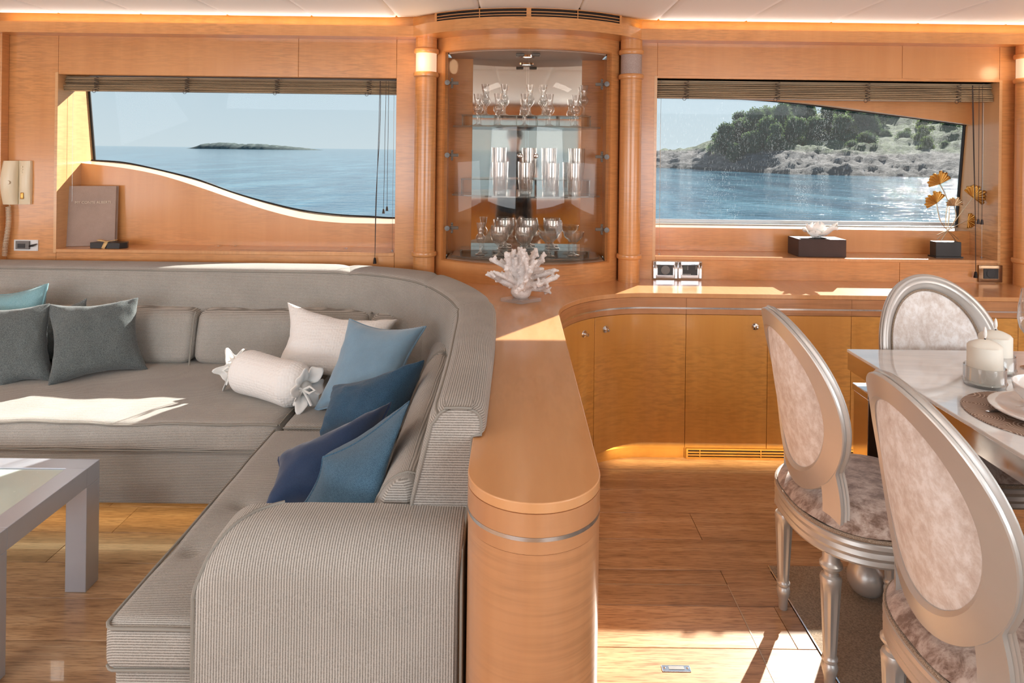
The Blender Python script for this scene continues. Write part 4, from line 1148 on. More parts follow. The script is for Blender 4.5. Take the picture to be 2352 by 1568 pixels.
# ================================================================== CHAIRS (local coordinates, facing +x)
def make_chair():
    r = thing('dining_chair', (0, 0, 0), 'x', 'chair')
    seat = lambda a, k=1.0: ((.238*k)*(abs(cos(a))**.82)*(1 if cos(a) > 0 else -1)-.0, (.250*k)*(abs(sin(a))**.82)*(1 if sin(a) > 0 else -1))
    # seat rail with moulded grooves
    prof = [(.88, .372), (1.0, .372), (1.01, .378), (1.0, .384), (.992, .388), (1.0, .392), (1.012, .398), (1.0, .405), (.992, .409), (1.0, .414), (1.014, .421), (1.005, .430), (.98, .436), (.88, .436)]
    m = M()
    m.grid(lambda u, v: (lambda a, p: Vector((*seat(a, p[0]), p[1])))(2*pi*u, prof[int(round(v*len(prof))) % len(prof)]), 64, len(prof), True, True)
    m.build('seat_rail', CHAIRS, r, local=True, angle=25)
    m = M()
    m.grid(lambda u, v: (lambda a, k: Vector((*seat(a, k), .436+.066*(max(0, 1-k**3.4))**.6+.004*nz(Vector((cos(a)*k*3, sin(a)*k*3, 2)), 1))))(2*pi*u, 1-(1-v)*.999 if False else max(.001, .985*v)), 56, 16, True)
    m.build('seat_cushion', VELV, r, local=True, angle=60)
    M().tube([(*seat(2*pi*i/72, .99), .440) for i in range(72)], .0055, 6, closed=True).build('gimp_braid', BRAID, r, local=True)
    # back: oval frame on a leaning, slightly curved surface
    AZ, AY = .2547, .2218; zc = .7396
    def S_(y, z, n_=0):   # point on the back surface; n_ = offset backwards
        x = -.2424-.1735*(z-.742)+.083*(y/.2325)**2
        return Vector((x-n_*.96, y, z+n_*(-.27)))
    def ring(rho, n_, a): return S_((AY+rho)*sin(a), zc+(AZ+rho)*cos(a), n_)
    # rho relative to the outer ellipse (0=outer edge, negative inwards); n: backwards +
    fp = [(-.048, .014), (-.002, .014), (0, .012), (0, .006), (-.004, .003), (.001, 0), (.003, -.004), (0, -.008), (-.004, -.010), (-.003, -.014), (-.007, -.018), (-.014, -.020), (-.020, -.017), (-.024, -.019), (-.031, -.019), (-.036, -.015), (-.042, -.014), (-.047, -.010), (-.056, -.004), (-.056, .006)]
    k = len(fp); m = M()
    m.grid(lambda u, v: ring(*fp[int(round(v*k)) % k], 2*pi*u), 72, k, True, True); m.build('back_frame', CHAIRS, r, local=True, angle=28)
    def pad(sg, am, mat, name, bul):
        m = M(); m.grid(lambda u, v: (lambda a, q: S_((AY-.053)*q*sin(a), zc+(AZ-.053)*q*cos(a), bul*(1-q**3)+am))(2*pi*u, v), 48, 10, True)
        return m.build(name, mat, r, local=True, angle=60)
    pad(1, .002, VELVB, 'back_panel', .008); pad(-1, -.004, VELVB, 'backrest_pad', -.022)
    M().tube([S_((AY-.056)*sin(2*pi*i/72), zc+(AZ-.056)*cos(2*pi*i/72), -.007) for i in range(72)], .0045, 6, closed=True).build('gimp_braid', BRAID, r, local=True)
    # stiles: flat ribbons that run from the oval's flanks down to the rail
    for s in (-1, 1):
        pts = []
        for i in range(17):
            t = i/16; z = .668-.296*t
            wd = min(.052, .030+.022*(.668-z)/.07)
            ell = AY*sqrt(1-((max(z, .56)-zc)/AZ)**2)-.001
            yo = ell if z > .60 else max(.1835+.004*sin(pi*min(1, (.60-z)/.22)), ell if z > .59 else 0)
            pts.append((0, yo-wd/2, z, wd))
        m = M(); v = []
        for (x, c, z, wd) in pts:
            for (dy, nn_) in ((-wd/2, .014), (wd/2, .014), (wd/2+.001, .006), (wd/2-.004, .002), (wd/2+.001, -.003), (wd/2-.004, -.008), (wd/2, -.013), (wd/2-.010, -.019), (-wd/2+.006, -.019), (-wd/2, -.010)):
                ze = max(z, .55); p = S_(c+dy, ze, nn_*.96); q = max(0, (.55-z)/.175); v.append((p.x+.012*sin(pi*min(1, q))*.6-.012*q*q, s*(c+dy), p.z+(z-ze)))
        kk = 10; f = [(i*kk+j, i*kk+(j+1) % kk, (i+1)*kk+(j+1) % kk, (i+1)*kk+j) for i in range(16) for j in range(kk)]
        f += [tuple(range(kk-1, -1, -1)), tuple(16*kk+j for j in range(kk))]
        if s < 0: f = [q[::-1] for q in f]
        m.add(v, [q[::-1] for q in f]); m.build('stile', CHAIRS, r, local=True, angle=28)
    # turned fluted legs
    lp = [(0, .0), (.0125, .0), (.0135, .004), (.0145, .03), (.019, .048), (.0215, .058), (.0195, .068), (.0165, .073), (.0205, .079), (.0205, .085), (.0175, .090), (.0172, .094)]
    lp += [(.0172+.0095*i/9, .095+.190*i/9) for i in range(10)]
    lp += [(.0275, .292), (.0285, .300), (.026, .307), (.0195, .312), (.0185, .320), (.024, .327), (.0295, .334), (.0295, .341), (.025, .346), (.0225, .352), (.0225, .375)]
    for x, y in ((-.176, -.162), (-.176, .162), (.172, -.172), (.172, .172)):
        M().lathe(lp, (x, y, 0), 48, flute=(.098, .284, 8, .16)).build('leg', CHAIRS, r, local=True, angle=30)
    return r
ch = make_chair(); ch.location = (1.045, 2.018, 0); ch['label'] = 'silver oval-backed dining chair seen from behind, its feet on the wooden floor and carpet'; ch['group'] = 'dining chairs round the marble table'
c2 = copy_tree(ch); c2.location = (1.057, 1.405, 0.003); c2['label'] = 'nearest silver oval-backed dining chair, cut off by the right and lower edge of the photo'
c3 = copy_tree(ch); c3.location = (1.560, 2.325, 0); c3.rotation_euler = (0, 0, -pi/2); c3['label'] = 'oval-backed dining chair on the far side of the table, facing the camera'

# ================================================================== ON THE TABLE
def candle(x, y, h_, label):
    t = thing('pillar_candle', (x, y, dz+.002), label, 'candle', 'flameless candles on the dining table')
    r = .047; c = (x, y, dz+.008)
    M().grid(lambda u, v: (lambda a: Vector((x, y, dz+.008))+Vector((r*min(1, v*4 if v < .25 else 1)*cos(a), r*min(1, v*4 if v < .25 else 1)*sin(a), 0))+Vector((0, 0, 0)) if v < .25 else
        (Vector((x+r*cos(a), y+r*sin(a), dz+.008+h_*(v-.25)/.5)) if v <= .75 else
         Vector((x+r*(1-(v-.75)*4)*cos(a), y+r*(1-(v-.75)*4)*sin(a), dz+.008+h_+.020*sin(pi/2*(1-(1-(v-.75)*4)**1.0))+(.004*cos(a*2+1)*(1-(v-.75)*4))))))(2*pi*u), 36, 33, True).build('wax_body', IVORY, t, angle=50)
    f = M().lathe([(.0, -.001), (.003, 0), (.0058, .010), (.0055, .02), (.003, .031), (0, .036)], (x, y, dz+.008+h_+.024), 12).build('flame', WHITEP, t)
    M().lathe([(.0025, 0), (.0025, .006)], (x, y, dz+.008+h_+.019), 8).build('wick', BLACKP, t)
def holder(x, y, label):
    m = M().lathe([(0, .001), (.054, .001), (.056, .004), (.058, .012), (.056, .02), (.0565, .058), (.055, .0595), (.0535, .058), (.053, .02), (.050, .0075), (0, .0072)], (x, y, dz), 64, flute=(.021, .05, 32, .012))
    o = m.build('candle_holder', STEMG, None); tag(o, label, 'candle holder', 'ribbed glass candle holders')
    M().tube([(x+.056*cos(2*pi*i/48), y+.056*sin(2*pi*i/48), dz+.012+.003*(i % 2)) for i in range(48)], .0035, 6, closed=True).build('beaded_rim', SHELFG, o)
ca = G(2261, 884, dz); cb = G(2303, 862, dz)
candle(ca.x, ca.y, .112, 'ivory flameless pillar candle, the nearer and left one of the pair'); holder(ca.x, ca.y, 'ribbed glass holder round the nearer ivory candle')
candle(cb.x, cb.y+.035, .108, 'ivory flameless pillar candle, the farther and right one of the pair'); holder(cb.x, cb.y+.035, 'ribbed glass holder round the farther ivory candle')
pc = Vector((1.435, 1.83, dz))
o = M().lathe([(0, .0), (.196, .0), (.198, .002), (.196, .004), (0, .004)], tuple(pc), 64).build('placemat', MAT, None); tag(o, 'round brown placemat with a pale swirl pattern under the white plate', 'placemat')
o = M().lathe([(0, .0065), (.07, .0065), (.085, .0065), (.12, .018), (.146, .024), (.148, .028), (.144, .029), (.118, .0225), (.085, .0115), (0, .010)], (pc.x+.008, pc.y-.01, pc.z-.002), 64).build('dinner_plate', WHITEP, None); tag(o, 'white dinner plate on the round placemat', 'plate')
o = M().lathe([(0, .001), (.042, .001), (.046, .004), (.044, .008), (.07, .025), (.098, .058), (.104, .082), (.101, .083), (.095, .060), (.066, .030), (.03, .014), (0, .012)], (pc.x+.012, pc.y-.02, pc.z+.0095), 64).build('bowl', WHITEP, None); tag(o, 'white bowl standing on the dinner plate', 'bowl')
kn = M(); kp = G(2262, 944, dz+.006)
kn.grid(lambda u, v: Vector((kp.x+.17*u, kp.y+.045*u-.003+(.016*sin(pi*min(1, u*1.6+.05)) if u < .55 else .007)*(v-.5), dz+.0065+.0035*sin(pi*v))), 14, 6)
o = kn.build('table_knife', STEEL, None); tag(o, 'dark steel knife tip resting on the placemat above the plate', 'knife'); o.modifiers.new('s', 'SOLIDIFY').thickness = .0015
wgp = G(2352, 848, dz)
o = M().lathe([(0, .001), (.036, .001), (.037, .0025), (.012, .006), (.0045, .012), (.004, .085), (.006, .095), (.024, .108), (.041, .135), (.047, .165), (.045, .21), (.037, .262), (.036, .262), (.0438, .21), (.0458, .165), (.04, .137), (.023, .112), (0, .102)], (wgp.x+.032, wgp.y, dz), 40).build('wine_glass', STEMG, None); tag(o, 'clear stemmed wine glass at the right edge of the photo, behind the plate', 'wine glass')

# ================================================================== CORAL
def coral():
    random.seed(21); c = Vector((.028, 3.03, ZT+.012)); m = M()
    t = thing('coral_ornament', (c.x, c.y, ZT), 'branching white coral on a clear acrylic plinth, on the worktop before the cabinet', 'ornament')
    q = .062
    base = [(c.x-q*1.45, c.y-.01), (c.x, c.y-q*1.1), (c.x+q*1.45, c.y), (c.x, c.y+q*1.1)]
    M().prism(base, ZT+.0005, ZT+.016).build('plinth', ACRYL, t, smooth=False)
    def br(p, d_, r, L_, dep):
        n_ = 3; pts = [p]; rr = [r]
        for i in range(n_):
            d_ = (d_+Vector((random.uniform(-1, 1), random.uniform(-1, 1), random.uniform(-.4, .6)))*.16).normalized()
            pts.append(pts[-1]+d_*L_/n_); rr.append(r*(1-.12*(i+1)/n_)*random.uniform(.92, 1.12))
        m.tube(pts, rr, 8); m.sphere(pts[-1], rr[-1]*1.05, 8, 6)
        for _ in range(3):
            q = random.choice(pts[1:]); dd = Vector((random.uniform(-1, 1), random.uniform(-1, 1), random.uniform(-.8, 1))).normalized(); e = q+dd*r*random.uniform(1.3, 1.9)
            m.tube([q, e], [r*.55, r*.38], 6); m.sphere(e, r*.42, 6, 5)
        if dep == 0:
            for _ in range(random.randint(2, 4)):
                dd = (d_*.8+Vector((random.uniform(-1, 1), random.uniform(-1, 1), random.uniform(-.7, .9)))*.9).normalized()
                e = pts[-1]+dd*r*random.uniform(.9, 1.5); m.tube([pts[-1], e], [rr[-1]*.85, rr[-1]*.62], 7); m.sphere(e, rr[-1]*.64, 7, 5)
            return
        for _ in range(3):
            dd = (d_*1.0+Vector((random.uniform(-1, 1), random.uniform(-1, 1), random.uniform(-.35, .8)))*.8).normalized()
            br(pts[random.choice((2, 3, 3))], dd, rr[-1]*.84, L_*random.uniform(.55, .8), dep-1)
    m.sphere(c+Vector((0, 0, .030)), .043, 16, 10, (1.08, 1, .80)); m.sphere(c+Vector((.004, 0, .066)), .046, 12, 8, (1.2, 1, .8))
    for i in range(21):
        a = 2*pi*i*.381966+random.uniform(-.2, .2); el = -.10+1.5*(i/20)**1.0
        br(c+Vector((0, 0, .05+.02*i/20)), Vector((cos(a)*cos(el), sin(a)*cos(el)*.8, sin(el))), .0150, .052+.030*sin(el)+.038*cos(el), 1)
    o = m.build('coral', CORAL, t); rm = o.modifiers.new('remesh', 'REMESH'); rm.mode = 'VOXEL'; rm.voxel_size = .0034; rm.use_smooth_shade = True
    sm = o.modifiers.new('smooth', 'SMOOTH'); sm.iterations = 2; sm.factor = .5
coral()

# ================================================================== LEFT WINDOW SHELF OBJECTS
bL = W(152, 565, 3.68); bR = W(263, 560, 3.74); tpz = W(263, 427, 3.76).z
def slanted_box(p0, p1, z0, z1, th, lean):
    d_ = Vector((p1.x-p0.x, p1.y-p0.y, 0)).normalized(); n_ = Vector((-d_.y, d_.x, 0)); v = []
    for z, q in ((z0, 0), (z1, lean)):
        for s, e_ in ((p0, 0), (p1, 0)):
            for t_ in (0, th): v.append(Vector((s.x, s.y, z))+n_*(q+t_))
    return M().add(v, [(0, 2, 6, 4), (1, 5, 7, 3), (4, 6, 7, 5), (0, 1, 3, 2), (0, 4, 5, 1), (2, 3, 7, 6)])
bk = thing('album', ((bL.x+bR.x)/2, bL.y+.03, ZS), 'large mauve cloth-bound album leaning upright at the left end of the left window shelf', 'book')
slanted_box(bL, bR, ZS+.001, tpz, .004, .02).build('book_cover', MAUVEC, bk, smooth=False, bevel=.001)
slanted_box(bL+Vector((0, .023, 0)), bR+Vector((0, .023, 0)), ZS+.001, tpz, .004, .02).build('book_cover', MAUVEC, bk, smooth=False, bevel=.001)
slanted_box(bL+Vector((.004, .0045, 0)), bR+Vector((-.006, .0045, 0)), ZS+.003, tpz-.006, .0185, .02).build('page_block', plain('paper', (.75, .7, .6), .8), bk, smooth=False)
slanted_box(bL+Vector((-.001, .0, 0)), bL+Vector((.003, .0, 0)), ZS+.001, tpz, .027, .02).build('spine', MAUVEC, bk, smooth=False, bevel=.001)
GILT = plain('gilt_lettering', (.62, .50, .38), .5, .2)
def text(s, loc, size, mat, parent, rot=(radians(90), 0, 0), name='lettering', ext=.0003):
    cu = bpy.data.curves.new(name, 'FONT'); cu.body = s; cu.size = size; cu.extrude = ext; cu.align_x = 'CENTER'; cu.materials.append(mat)
    tmp = bpy.data.objects.new(name, cu); COL.objects.link(tmp); bpy.context.view_layer.update(); me = bpy.data.meshes.new_from_object(tmp.evaluated_get(bpy.context.evaluated_depsgraph_get())); bpy.data.objects.remove(tmp); bpy.data.curves.remove(cu)
    o = bpy.data.objects.new(name, me); COL.objects.link(o); o.parent = parent; o.location = Vector(loc)-origin(parent); o.rotation_euler = rot; return o
tl = W(212, 465, 3.715)
ang = atan2(bR.y-bL.y, bR.x-bL.x)
text('MY CONTE ALBERTI', (tl.x, bL.y+(bR.y-bL.y)*.54+.009, tl.z-.006), .0195, GILT, bk, (radians(90-4), 0, ang))
gx = W(250, 560, 3.66)
gb = thing('gift_box', (gx.x, 3.66, ZS), 'small flat black box tied with a gold ribbon bow, on the left window shelf', 'box')
g0, g1 = W(212, 560, 3.655).x, W(290, 560, 3.655).x
M().prism([(g0, 3.635), (g1-.02, 3.625), (g1+.004, 3.66), (g1-.012, 3.70), (g0+.02, 3.71)], ZS+.0005, ZS+.031).build('box_body', BLACKP, gb, bevel=.001)
RIB = plain('gold_ribbon', (.70, .48, .22), .5)
rb = M(); q = Vector((gx.x+.004, 3.632, ZS+.033))
rb.add([q+Vector((-.012, -.002, 0)), q+Vector((.010, -.002, 0)), q+Vector((-.006, -.008, -.034)), q+Vector((-.022, -.008, -.03))], [(0, 1, 2, 3)])
for s in (-1, 1):
    rb.grid(lambda u, v: q+Vector((s*(.048*sin(pi*u)), .03*(v-.3)+.0, .001+.016*sin(pi*u)*(.6+.4*cos(2*pi*u*.5))+(.004 if u > .5 else 0))), 14, 3)
rb.sphere(q, .006, 8, 6); rb.build('ribbon_bow', RIB, gb).modifiers.new('s', 'SOLIDIFY').thickness = .001

# phone
ph = thing('wall_phone', (W(36, 420, 3.6).x, 3.6, 1.14), 'cream wall telephone with a coiled cord left of the left window', 'telephone')
zt1, zb1 = W(36, 369, 3.58).z, W(36, 469, 3.58).z
xa, xm_, xb1 = W(6, 420, 3.58).x, W(38, 420, 3.57).x, W(68, 420, 3.58).x
zc_ = (zt1+zb1)/2; hh = (zt1-zb1)/2
def ph_body(x0, x1, y_, bow, bl, br_):
    return M().grid(lambda u, v: (lambda z, t: Vector((x0-bl*(1-t*t)+(x1+br_*(1-t*t)-x0+bl*(1-t*t))*(.5-.5*cos(pi*u)), y_-bow*sin(pi*u)**.6*(1-.35*t*t), z)))(zc_+hh*(2*v-1), 2*v-1), 18, 20)
o = ph_body(xm_+.002, xb1, 3.599, .028, .0, .002); o.box(xm_+.002, xb1-.001, 3.585, 3.599, zb1, zt1); o.build('phone_base', CREAMP, ph, angle=45)
o = ph_body(xa+.004, xm_, 3.590, .050, .008, .0); o.box(xa+.006, xm_, 3.575, 3.599, zb1+.002, zt1-.002); hs = o.build('handset', CREAMP, ph, angle=45)
pzz = W(18, 419, 3.54); M().lathe([(0, .0), (.006, .0), (.0095, -.003), (.0105, .003)], (pzz.x, 3.545, pzz.z), 18, 'y').build('earpiece_dimple', plain('beige_plastic', (.50, .40, .28), .5), hs)
for i in range(7):
    p = W(50, 383+6.2*i, 3.572); M().lathe([(0, -.002), (.004, -.0015), (.005, .002)], (p.x+.001*(i % 2), 3.573, p.z), 10, 'y').build('key', CREAMP, ph)
pw = W(50, 450, 3.57); M().soft(pw.x-.008, pw.x+.008, 3.568, 3.576, pw.z-.016, pw.z+.018, .003, .01).build('name_window', GOLD, ph)
cp = []
cz0, cz1 = zb1-.012, .868
for i in range(620):
    t = i/619; a = t*2*pi*33; x = W(24, 0, 3.57).x+.006*sin(t*5)-.010*t+.012*cos(a); cp.append((x, 3.58-.008+.010*sin(a), cz0+(cz1-cz0)*t))
M().tube([(W(22, 0, 3.57).x, 3.58, zb1+.003)]+cp, .0017, 5).build('coiled_cord', plain('cream_cord', (.72, .62, .48), .5), ph)
# left control plate
cpn = thing('control_panel', (W(60, 562, 3.6).x, 3.6, .9), 'white wall plate with a small black control unit below the telephone', 'switch')
p0 = W(33, 550, 3.598); p1 = W(88, 576, 3.598)
M().box(p0.x, p1.x, 3.595, 3.6, p1.z, p0.z).build('face_plate', plain('white_plate', (.72, .72, .70), .4), cpn, bevel=.001)
u0 = W(37, 553, 3.59); u1 = W(68, 572, 3.59)
M().box(u0.x, u1.x, 3.585, 3.596, u1.z, u0.z).build('control_unit', GUN, cpn, bevel=.001)
u0 = W(42, 559, 3.59); u1 = W(59, 569, 3.59); M().box(u0.x, u1.x, 3.583, 3.586, u1.z, u0.z).build('display', BLACKP, cpn)
a0 = W(68, 565, 3.585); a1 = W(84, 560, 3.585)
M().tube([(a0.x, 3.584, a0.z), (a0.x+.02, 3.578, a0.z+.004), (a1.x, 3.588, a1.z)], [.005, .006, .002], 8).build('lever', BLACKP, cpn)
for px, py in ((35.5, 552.5), (85.5, 553), (85.5, 573.5)):
    p = W(px, py, 3.595); M().lathe([(0, -.002), (.002, -.001), (.0025, .001)], (p.x, 3.5955, p.z), 8, 'y').build('screw', STEEL, cpn)

# ================================================================== SOCKETS ON THE RIGHT
def socket(px0, px1, py0, py1, label, kind, fmat):
    p0 = W(px0, py0, 3.597); p1 = W(px1, py1, 3.597); w_ = p1.x-p0.x; h_ = p0.z-p1.z; y = 3.6
    t = thing('wall_socket' if kind == 'socket' else 'thermostat', ((p0.x+p1.x)/2, y, p1.z), label, 'socket' if kind == 'socket' else 'thermostat')
    M().soft(p0.x, p1.x, y-.012, y-.0005, p1.z, p0.z, .003, .02).build('cover_frame', fmat, t)
    if fmat is CHROME:
        for s in (0, 1):
            x = p0.x+.001 if s == 0 else p1.x-.018*w_/.14-.001
            ww = .018*w_/.14
            M().box(x, x+ww, y-.016, y-.011, p1.z+.002, p0.z-.002).build('end_cap', CHROME, t, bevel=.002)
    ix0, ix1, iz0, iz1 = p0.x+w_*.19, p1.x-w_*.19, p1.z+h_*.22, p0.z-h_*.2
    i_ = M().box(ix0, ix1, y-.0145, y-.011, iz0, iz1).build('insert', BLACKP, t, bevel=.0008)
    cx, cz = (ix0+ix1)/2, (iz0+iz1)/2
    if kind == 'socket':
        R = (iz1-iz0)*.44
        M().lathe([(R, -.0015), (R*.9, -.0018), (R*.88, .004), (0, .004)], (cx, y-.015, cz), 28, 'y').build('socket_well', GUN if fmat is CHROME else BLACKP, i_)
        for dx in (-.35, 0, .35): M().lathe([(0, -.0004), (.0022, -.0004), (.0022, .001)], (cx+dx*R, y-.0155, cz), 8, 'y').build('pin_hole', BLACKG, i_)
    else:
        M().box(ix0+.004, ix0+.022, y-.0152, y-.014, cz+.002, iz1-.005).build('display', plain('lcd_grey', (.05, .06, .05), .3), i_)
        TXT = plain('pale_print', (.55, .53, .5), .5)
        M().box(ix0+.026, ix0+.0275, y-.0156, y-.014, cz+.001, iz1-.005).build('indicator', TXT, i_)
        for k in range(5): M().box(ix0+.003+k*.0083, ix0+.0085+k*.0083, y-.0154, y-.014, iz0+.003, iz0+.006).build('button', TXT, i_)
        for k in range(4): M().box(ix1-.009, ix1-.006, y-.0154, y-.014, iz1-.007-.005*k, iz1-.005-.005*k).build('button', TXT, i_)
socket(1499, 1555.5, 599, 640, 'chrome-framed black power socket, left one of the pair under the right window', 'socket', CHROME)
socket(1556.5, 1611, 599.5, 640, 'chrome-framed black thermostat right beside the power socket', 'thermostat', CHROME)
BRF = plain('bronze_chrome', (.30, .19, .11), .2, .8)
socket(2246, 2300, 608, 648, 'bronze-framed black power socket under the right end of the right window', 'socket', BRF)

# ================================================================== RIGHT WINDOW SHELF OBJECTS
tb = thing('tissue_box', (1.637, 3.71, ZS), 'dark brown leather tissue box with crumpled white tissue on the right window shelf', 'tissue box')
M().box(1.509, 1.764, 3.636, 3.780, ZS+.0005, ZS+.094).build('box_body', BROWNL, tb, bevel=.002)
M().lathe([(.0, 0), (.04, 0), (.044, .001), (.0, .0012)], (1.637, 3.705, ZS+.094), 24).build('opening', BLACKG, tb)
random.seed(5)
for i in range(9):
    a = 2*pi*i/9+random.uniform(-.25, .25); L_ = random.uniform(.055, .115)*(1.0 if abs(cos(a)) > .5 else .55); up = random.uniform(.03, .075)
    w0 = random.uniform(.035, .06)
    def pet(u, v, a=a, L_=L_, up=up, w0=w0):
        s = (v-.5)*2; r = .012+L_*u; wdt = w0*sin(pi*min(.93, .12+u*.75))*(1-.75*u*u)
        zz_ = ZS+.095+up*u**.7+.020*s*s*(1-u*.4)*(.4+u)-.004+.006*sin(u*8+i)
        return Vector((1.637+cos(a)*r-sin(a)*s*wdt, 3.705+sin(a)*r*.62+cos(a)*s*wdt*.7, max(ZS+.0945, zz_)))
    o = M().grid(pet, 9, 7).build('tissue', WHITEC, tb, angle=20); o.modifiers.new('s', 'SOLIDIFY').thickness = .0012

gk_ = thing('ginkgo_sculpture', (W(2179, 588, 3.68).x, 3.68, ZS), 'metal ginkgo-leaf sculpture on a black block, right end of the right window shelf', 'sculpture')
gb0, gb1 = W(2150, 560, 3.665).x, W(2208, 560, 3.665).x
M().box(gb0, gb1, 3.665, 3.72, ZS+.008, ZS+.085).build('block', BLACKP, gk_, bevel=.001)
M().box(gb0-.006, gb1+.006, 3.655, 3.73, ZS+.0005, ZS+.008).build('base_plate', BLACKP, gk_, bevel=.001)
knot = W(2177, 530, 3.69)
def leaf(at, ang_, size, span, tilt, mat, attach_bend=(0, 0), via=None):
    P = W(*at); bx = Vector((cos(ang_), 0, sin(ang_))); by = Vector((-sin(ang_), 0, cos(ang_))); dy = Vector((0, -1, 0))
    def fn(u, v):
        th_ = (u-.5)*span; notch = 1-.22*math.exp(-((u-.5)/.05)**2)
        r = size*v*notch*(1+.05*sin(u*38))*(.88+.12*cos((u-.5)*pi))
        return P+(bx*cos(th_)+by*sin(th_))*r*1.0+dy*(.005*v*cos(u*2*pi*11)+tilt*v*size*.5*(1-2*abs(u-.5)))
    o = M().grid(fn, 89, 8).build('ginkgo_leaf', mat, gk_, angle=80); o.modifiers.new('s', 'SOLIDIFY').thickness = .0012
    v_ = W(*via); pts = dense([tuple(P.xz), tuple(v_.xz), tuple(knot.xz)], 7)
    m = M(); m.tube([(p.x, P.y+(knot.y-P.y)*i/len(pts), p.y) for i, p in enumerate(pts)], .0022, 6); m.build('stem', BRASSST, gk_)
leaf((2159, 423, 3.70), radians(112), .072, 2.9, .3, GOLD, via=(2178, 470, 3.70))
leaf((2151, 467, 3.70), radians(125), .068, 2.9, .3, GOLD, via=(2158, 505, 3.70))
leaf((2192, 473, 3.69), radians(92), .050, 3.1, .3, BRASSST, via=(2195, 500, 3.69))
leaf((2234, 454, 3.70), radians(52), .072, 3.2, .3, GOLD, via=(2205, 490, 3.70))
leaf((2222, 506, 3.70), radians(-5), .046, 3.3, .3, GOLD, via=(2200, 515, 3.70))
m = M()
pts = dense([tuple(W(2178, 460, 3.70).xz), tuple(W(2172, 500, 3.70).xz), tuple(knot.xz)], 6); m.tube([(p.x, 3.70, p.y) for p in pts], .0022, 6)
for px, py in ((2152, 540), (2153, 549), (2161, 555), (2196, 556), (2202, 550)):
    e = W(px, py, 3.68+random.uniform(-.01, .02)); e.z = max(e.z, ZS+.086) ; m.tube([knot, (knot+e)/2+Vector((0, 0, .003)), e], .0022, 6)
m.sphere(knot, .006, 8, 6); m.build('stem_roots', BRASSST, gk_)

# ================================================================== BLINDS
CORD = plain('dark_cord', (.05, .035, .03), .7)
TASS = plain('dark_tassel', (.035, .025, .022), .5)
WIRE = plain('steel_wire', (.45, .43, .40), .3, .9)
def blind(x0, x1, ztop, zbot, label, posx):
    t = thing('window_blind', ((x0+x1)/2, 3.68, zbot), label, 'blind')
    ns = 9; h_ = (ztop-zbot)/ns
    M().box(x0+.004, x1-.004, 3.662, 3.735, ztop-.012, ztop-.001).build('head_rail', BLIND, t, bevel=.002)
    random.seed(int(abs(x0)*100))
    for i in range(ns):
        z = ztop-.010-(ztop-.010-zbot)*i/ns; jy = random.uniform(-.006, .006)+(-.012 if i > 4 else 0)
        M().box(x0+.003+random.uniform(0, .006), x1-.003-random.uniform(0, .004), 3.655+jy, 3.715+jy, z-h_*.80, z-h_*.12).build('slat', BLIND, t, bevel=.0018)
    for px in posx:
        q = W(px, 200, 3.64); m = M(); pts = []
        for k in range(44):
            u = k/43; pts.append((q.x+.013*sin(u*2*pi*6.5), 3.638-.003*cos(u*2*pi*6.5), ztop-.006-(ztop-zbot-.004)*u))
        m.tube(pts, .0013, 5)
        m.tube([(q.x-.012+.009*cos(2*pi*k/16), 3.637, zbot-.002+.009*sin(2*pi*k/16)) for k in range(16)], .0013, 5, closed=True)
        m.build('ladder_cord', CORD, t)
    return t
def tassel_cord(t, pts, r=.0018, ts=1.0, name='pull_cord'):
    P = [W(*p) for p in pts]
    d2 = dense([tuple(p) for p in P], 6) if len(P) > 2 else P
    o = M().tube([tuple(p) for p in d2], r, 6).build(name, CORD, t)
    e = P[-1]; M().lathe([(0, .002), (.004*ts, 0), (.0052*ts, -.004), (.0085*ts, -.026*ts), (0, -.027*ts)], tuple(e), 14).build('tassel', TASS, o)
b1 = blind(W(152, 200, 3.67).x, W(910, 200, 3.64).x+.02, ZL-.003, W(500, 213, 3.68).z, 'rolled-up brown wooden slat blind at the top of the left window', (222, 430, 637, 848))
x_ = 3.625
for dx in (0, 1.3): tassel_cord(b1, [(873+dx, 186, x_), (870+dx*2, 300, x_), (865-dx, 450, 3.585), (861, 592, 3.575)], .0016, 1.15)
tassel_cord(b1, [(887, 186, x_), (881, 480, x_)], .0013, .9); tassel_cord(b1, [(893, 186, x_), (889, 474, x_)], .0013, .9)
def wire(t, px, Y, z1, z0):
    x = W(px, 400, Y).x; o = M().tube([(x, Y, z1), (x, Y, z0)], .0008, 5).build('guide_wire', WIRE, t)
    M().lathe([(0, .008), (.003, .007), (.003, .003), (.007, .001), (.007, 0)], (x, Y, z0), 10).build('wire_anchor', WIRE, o)
wire(b1, 903, 3.66, ZL, ZS+.001); wire(b1, 166, 3.70, ZL, ZS+.001)
b2 = blind(RX0+.002, W(2276, 200, 3.67).x, ZR-.003, W(1900, 231, 3.68).z, 'rolled-up brown wooden slat blind at the top of the right window', (1577, 1786, 1993, 2202))
for dx in (0, 1.5): tassel_cord(b2, [(2233+dx, 196, x_), (2236+dx, 350, x_), (2240, 500, 3.585), (2241, 624, 3.578)], .0018, 1.2)
tassel_cord(b2, [(2249, 196, x_), (2247, 503, x_)], .0013, 1); tassel_cord(b2, [(2256.5, 196, x_), (2255.5, 504, x_)], .0013, 1)
wire(b2, 1516, 3.66, ZR, ZS+.001); wire(b2, 2257, 3.68, ZR, ZS+.001)

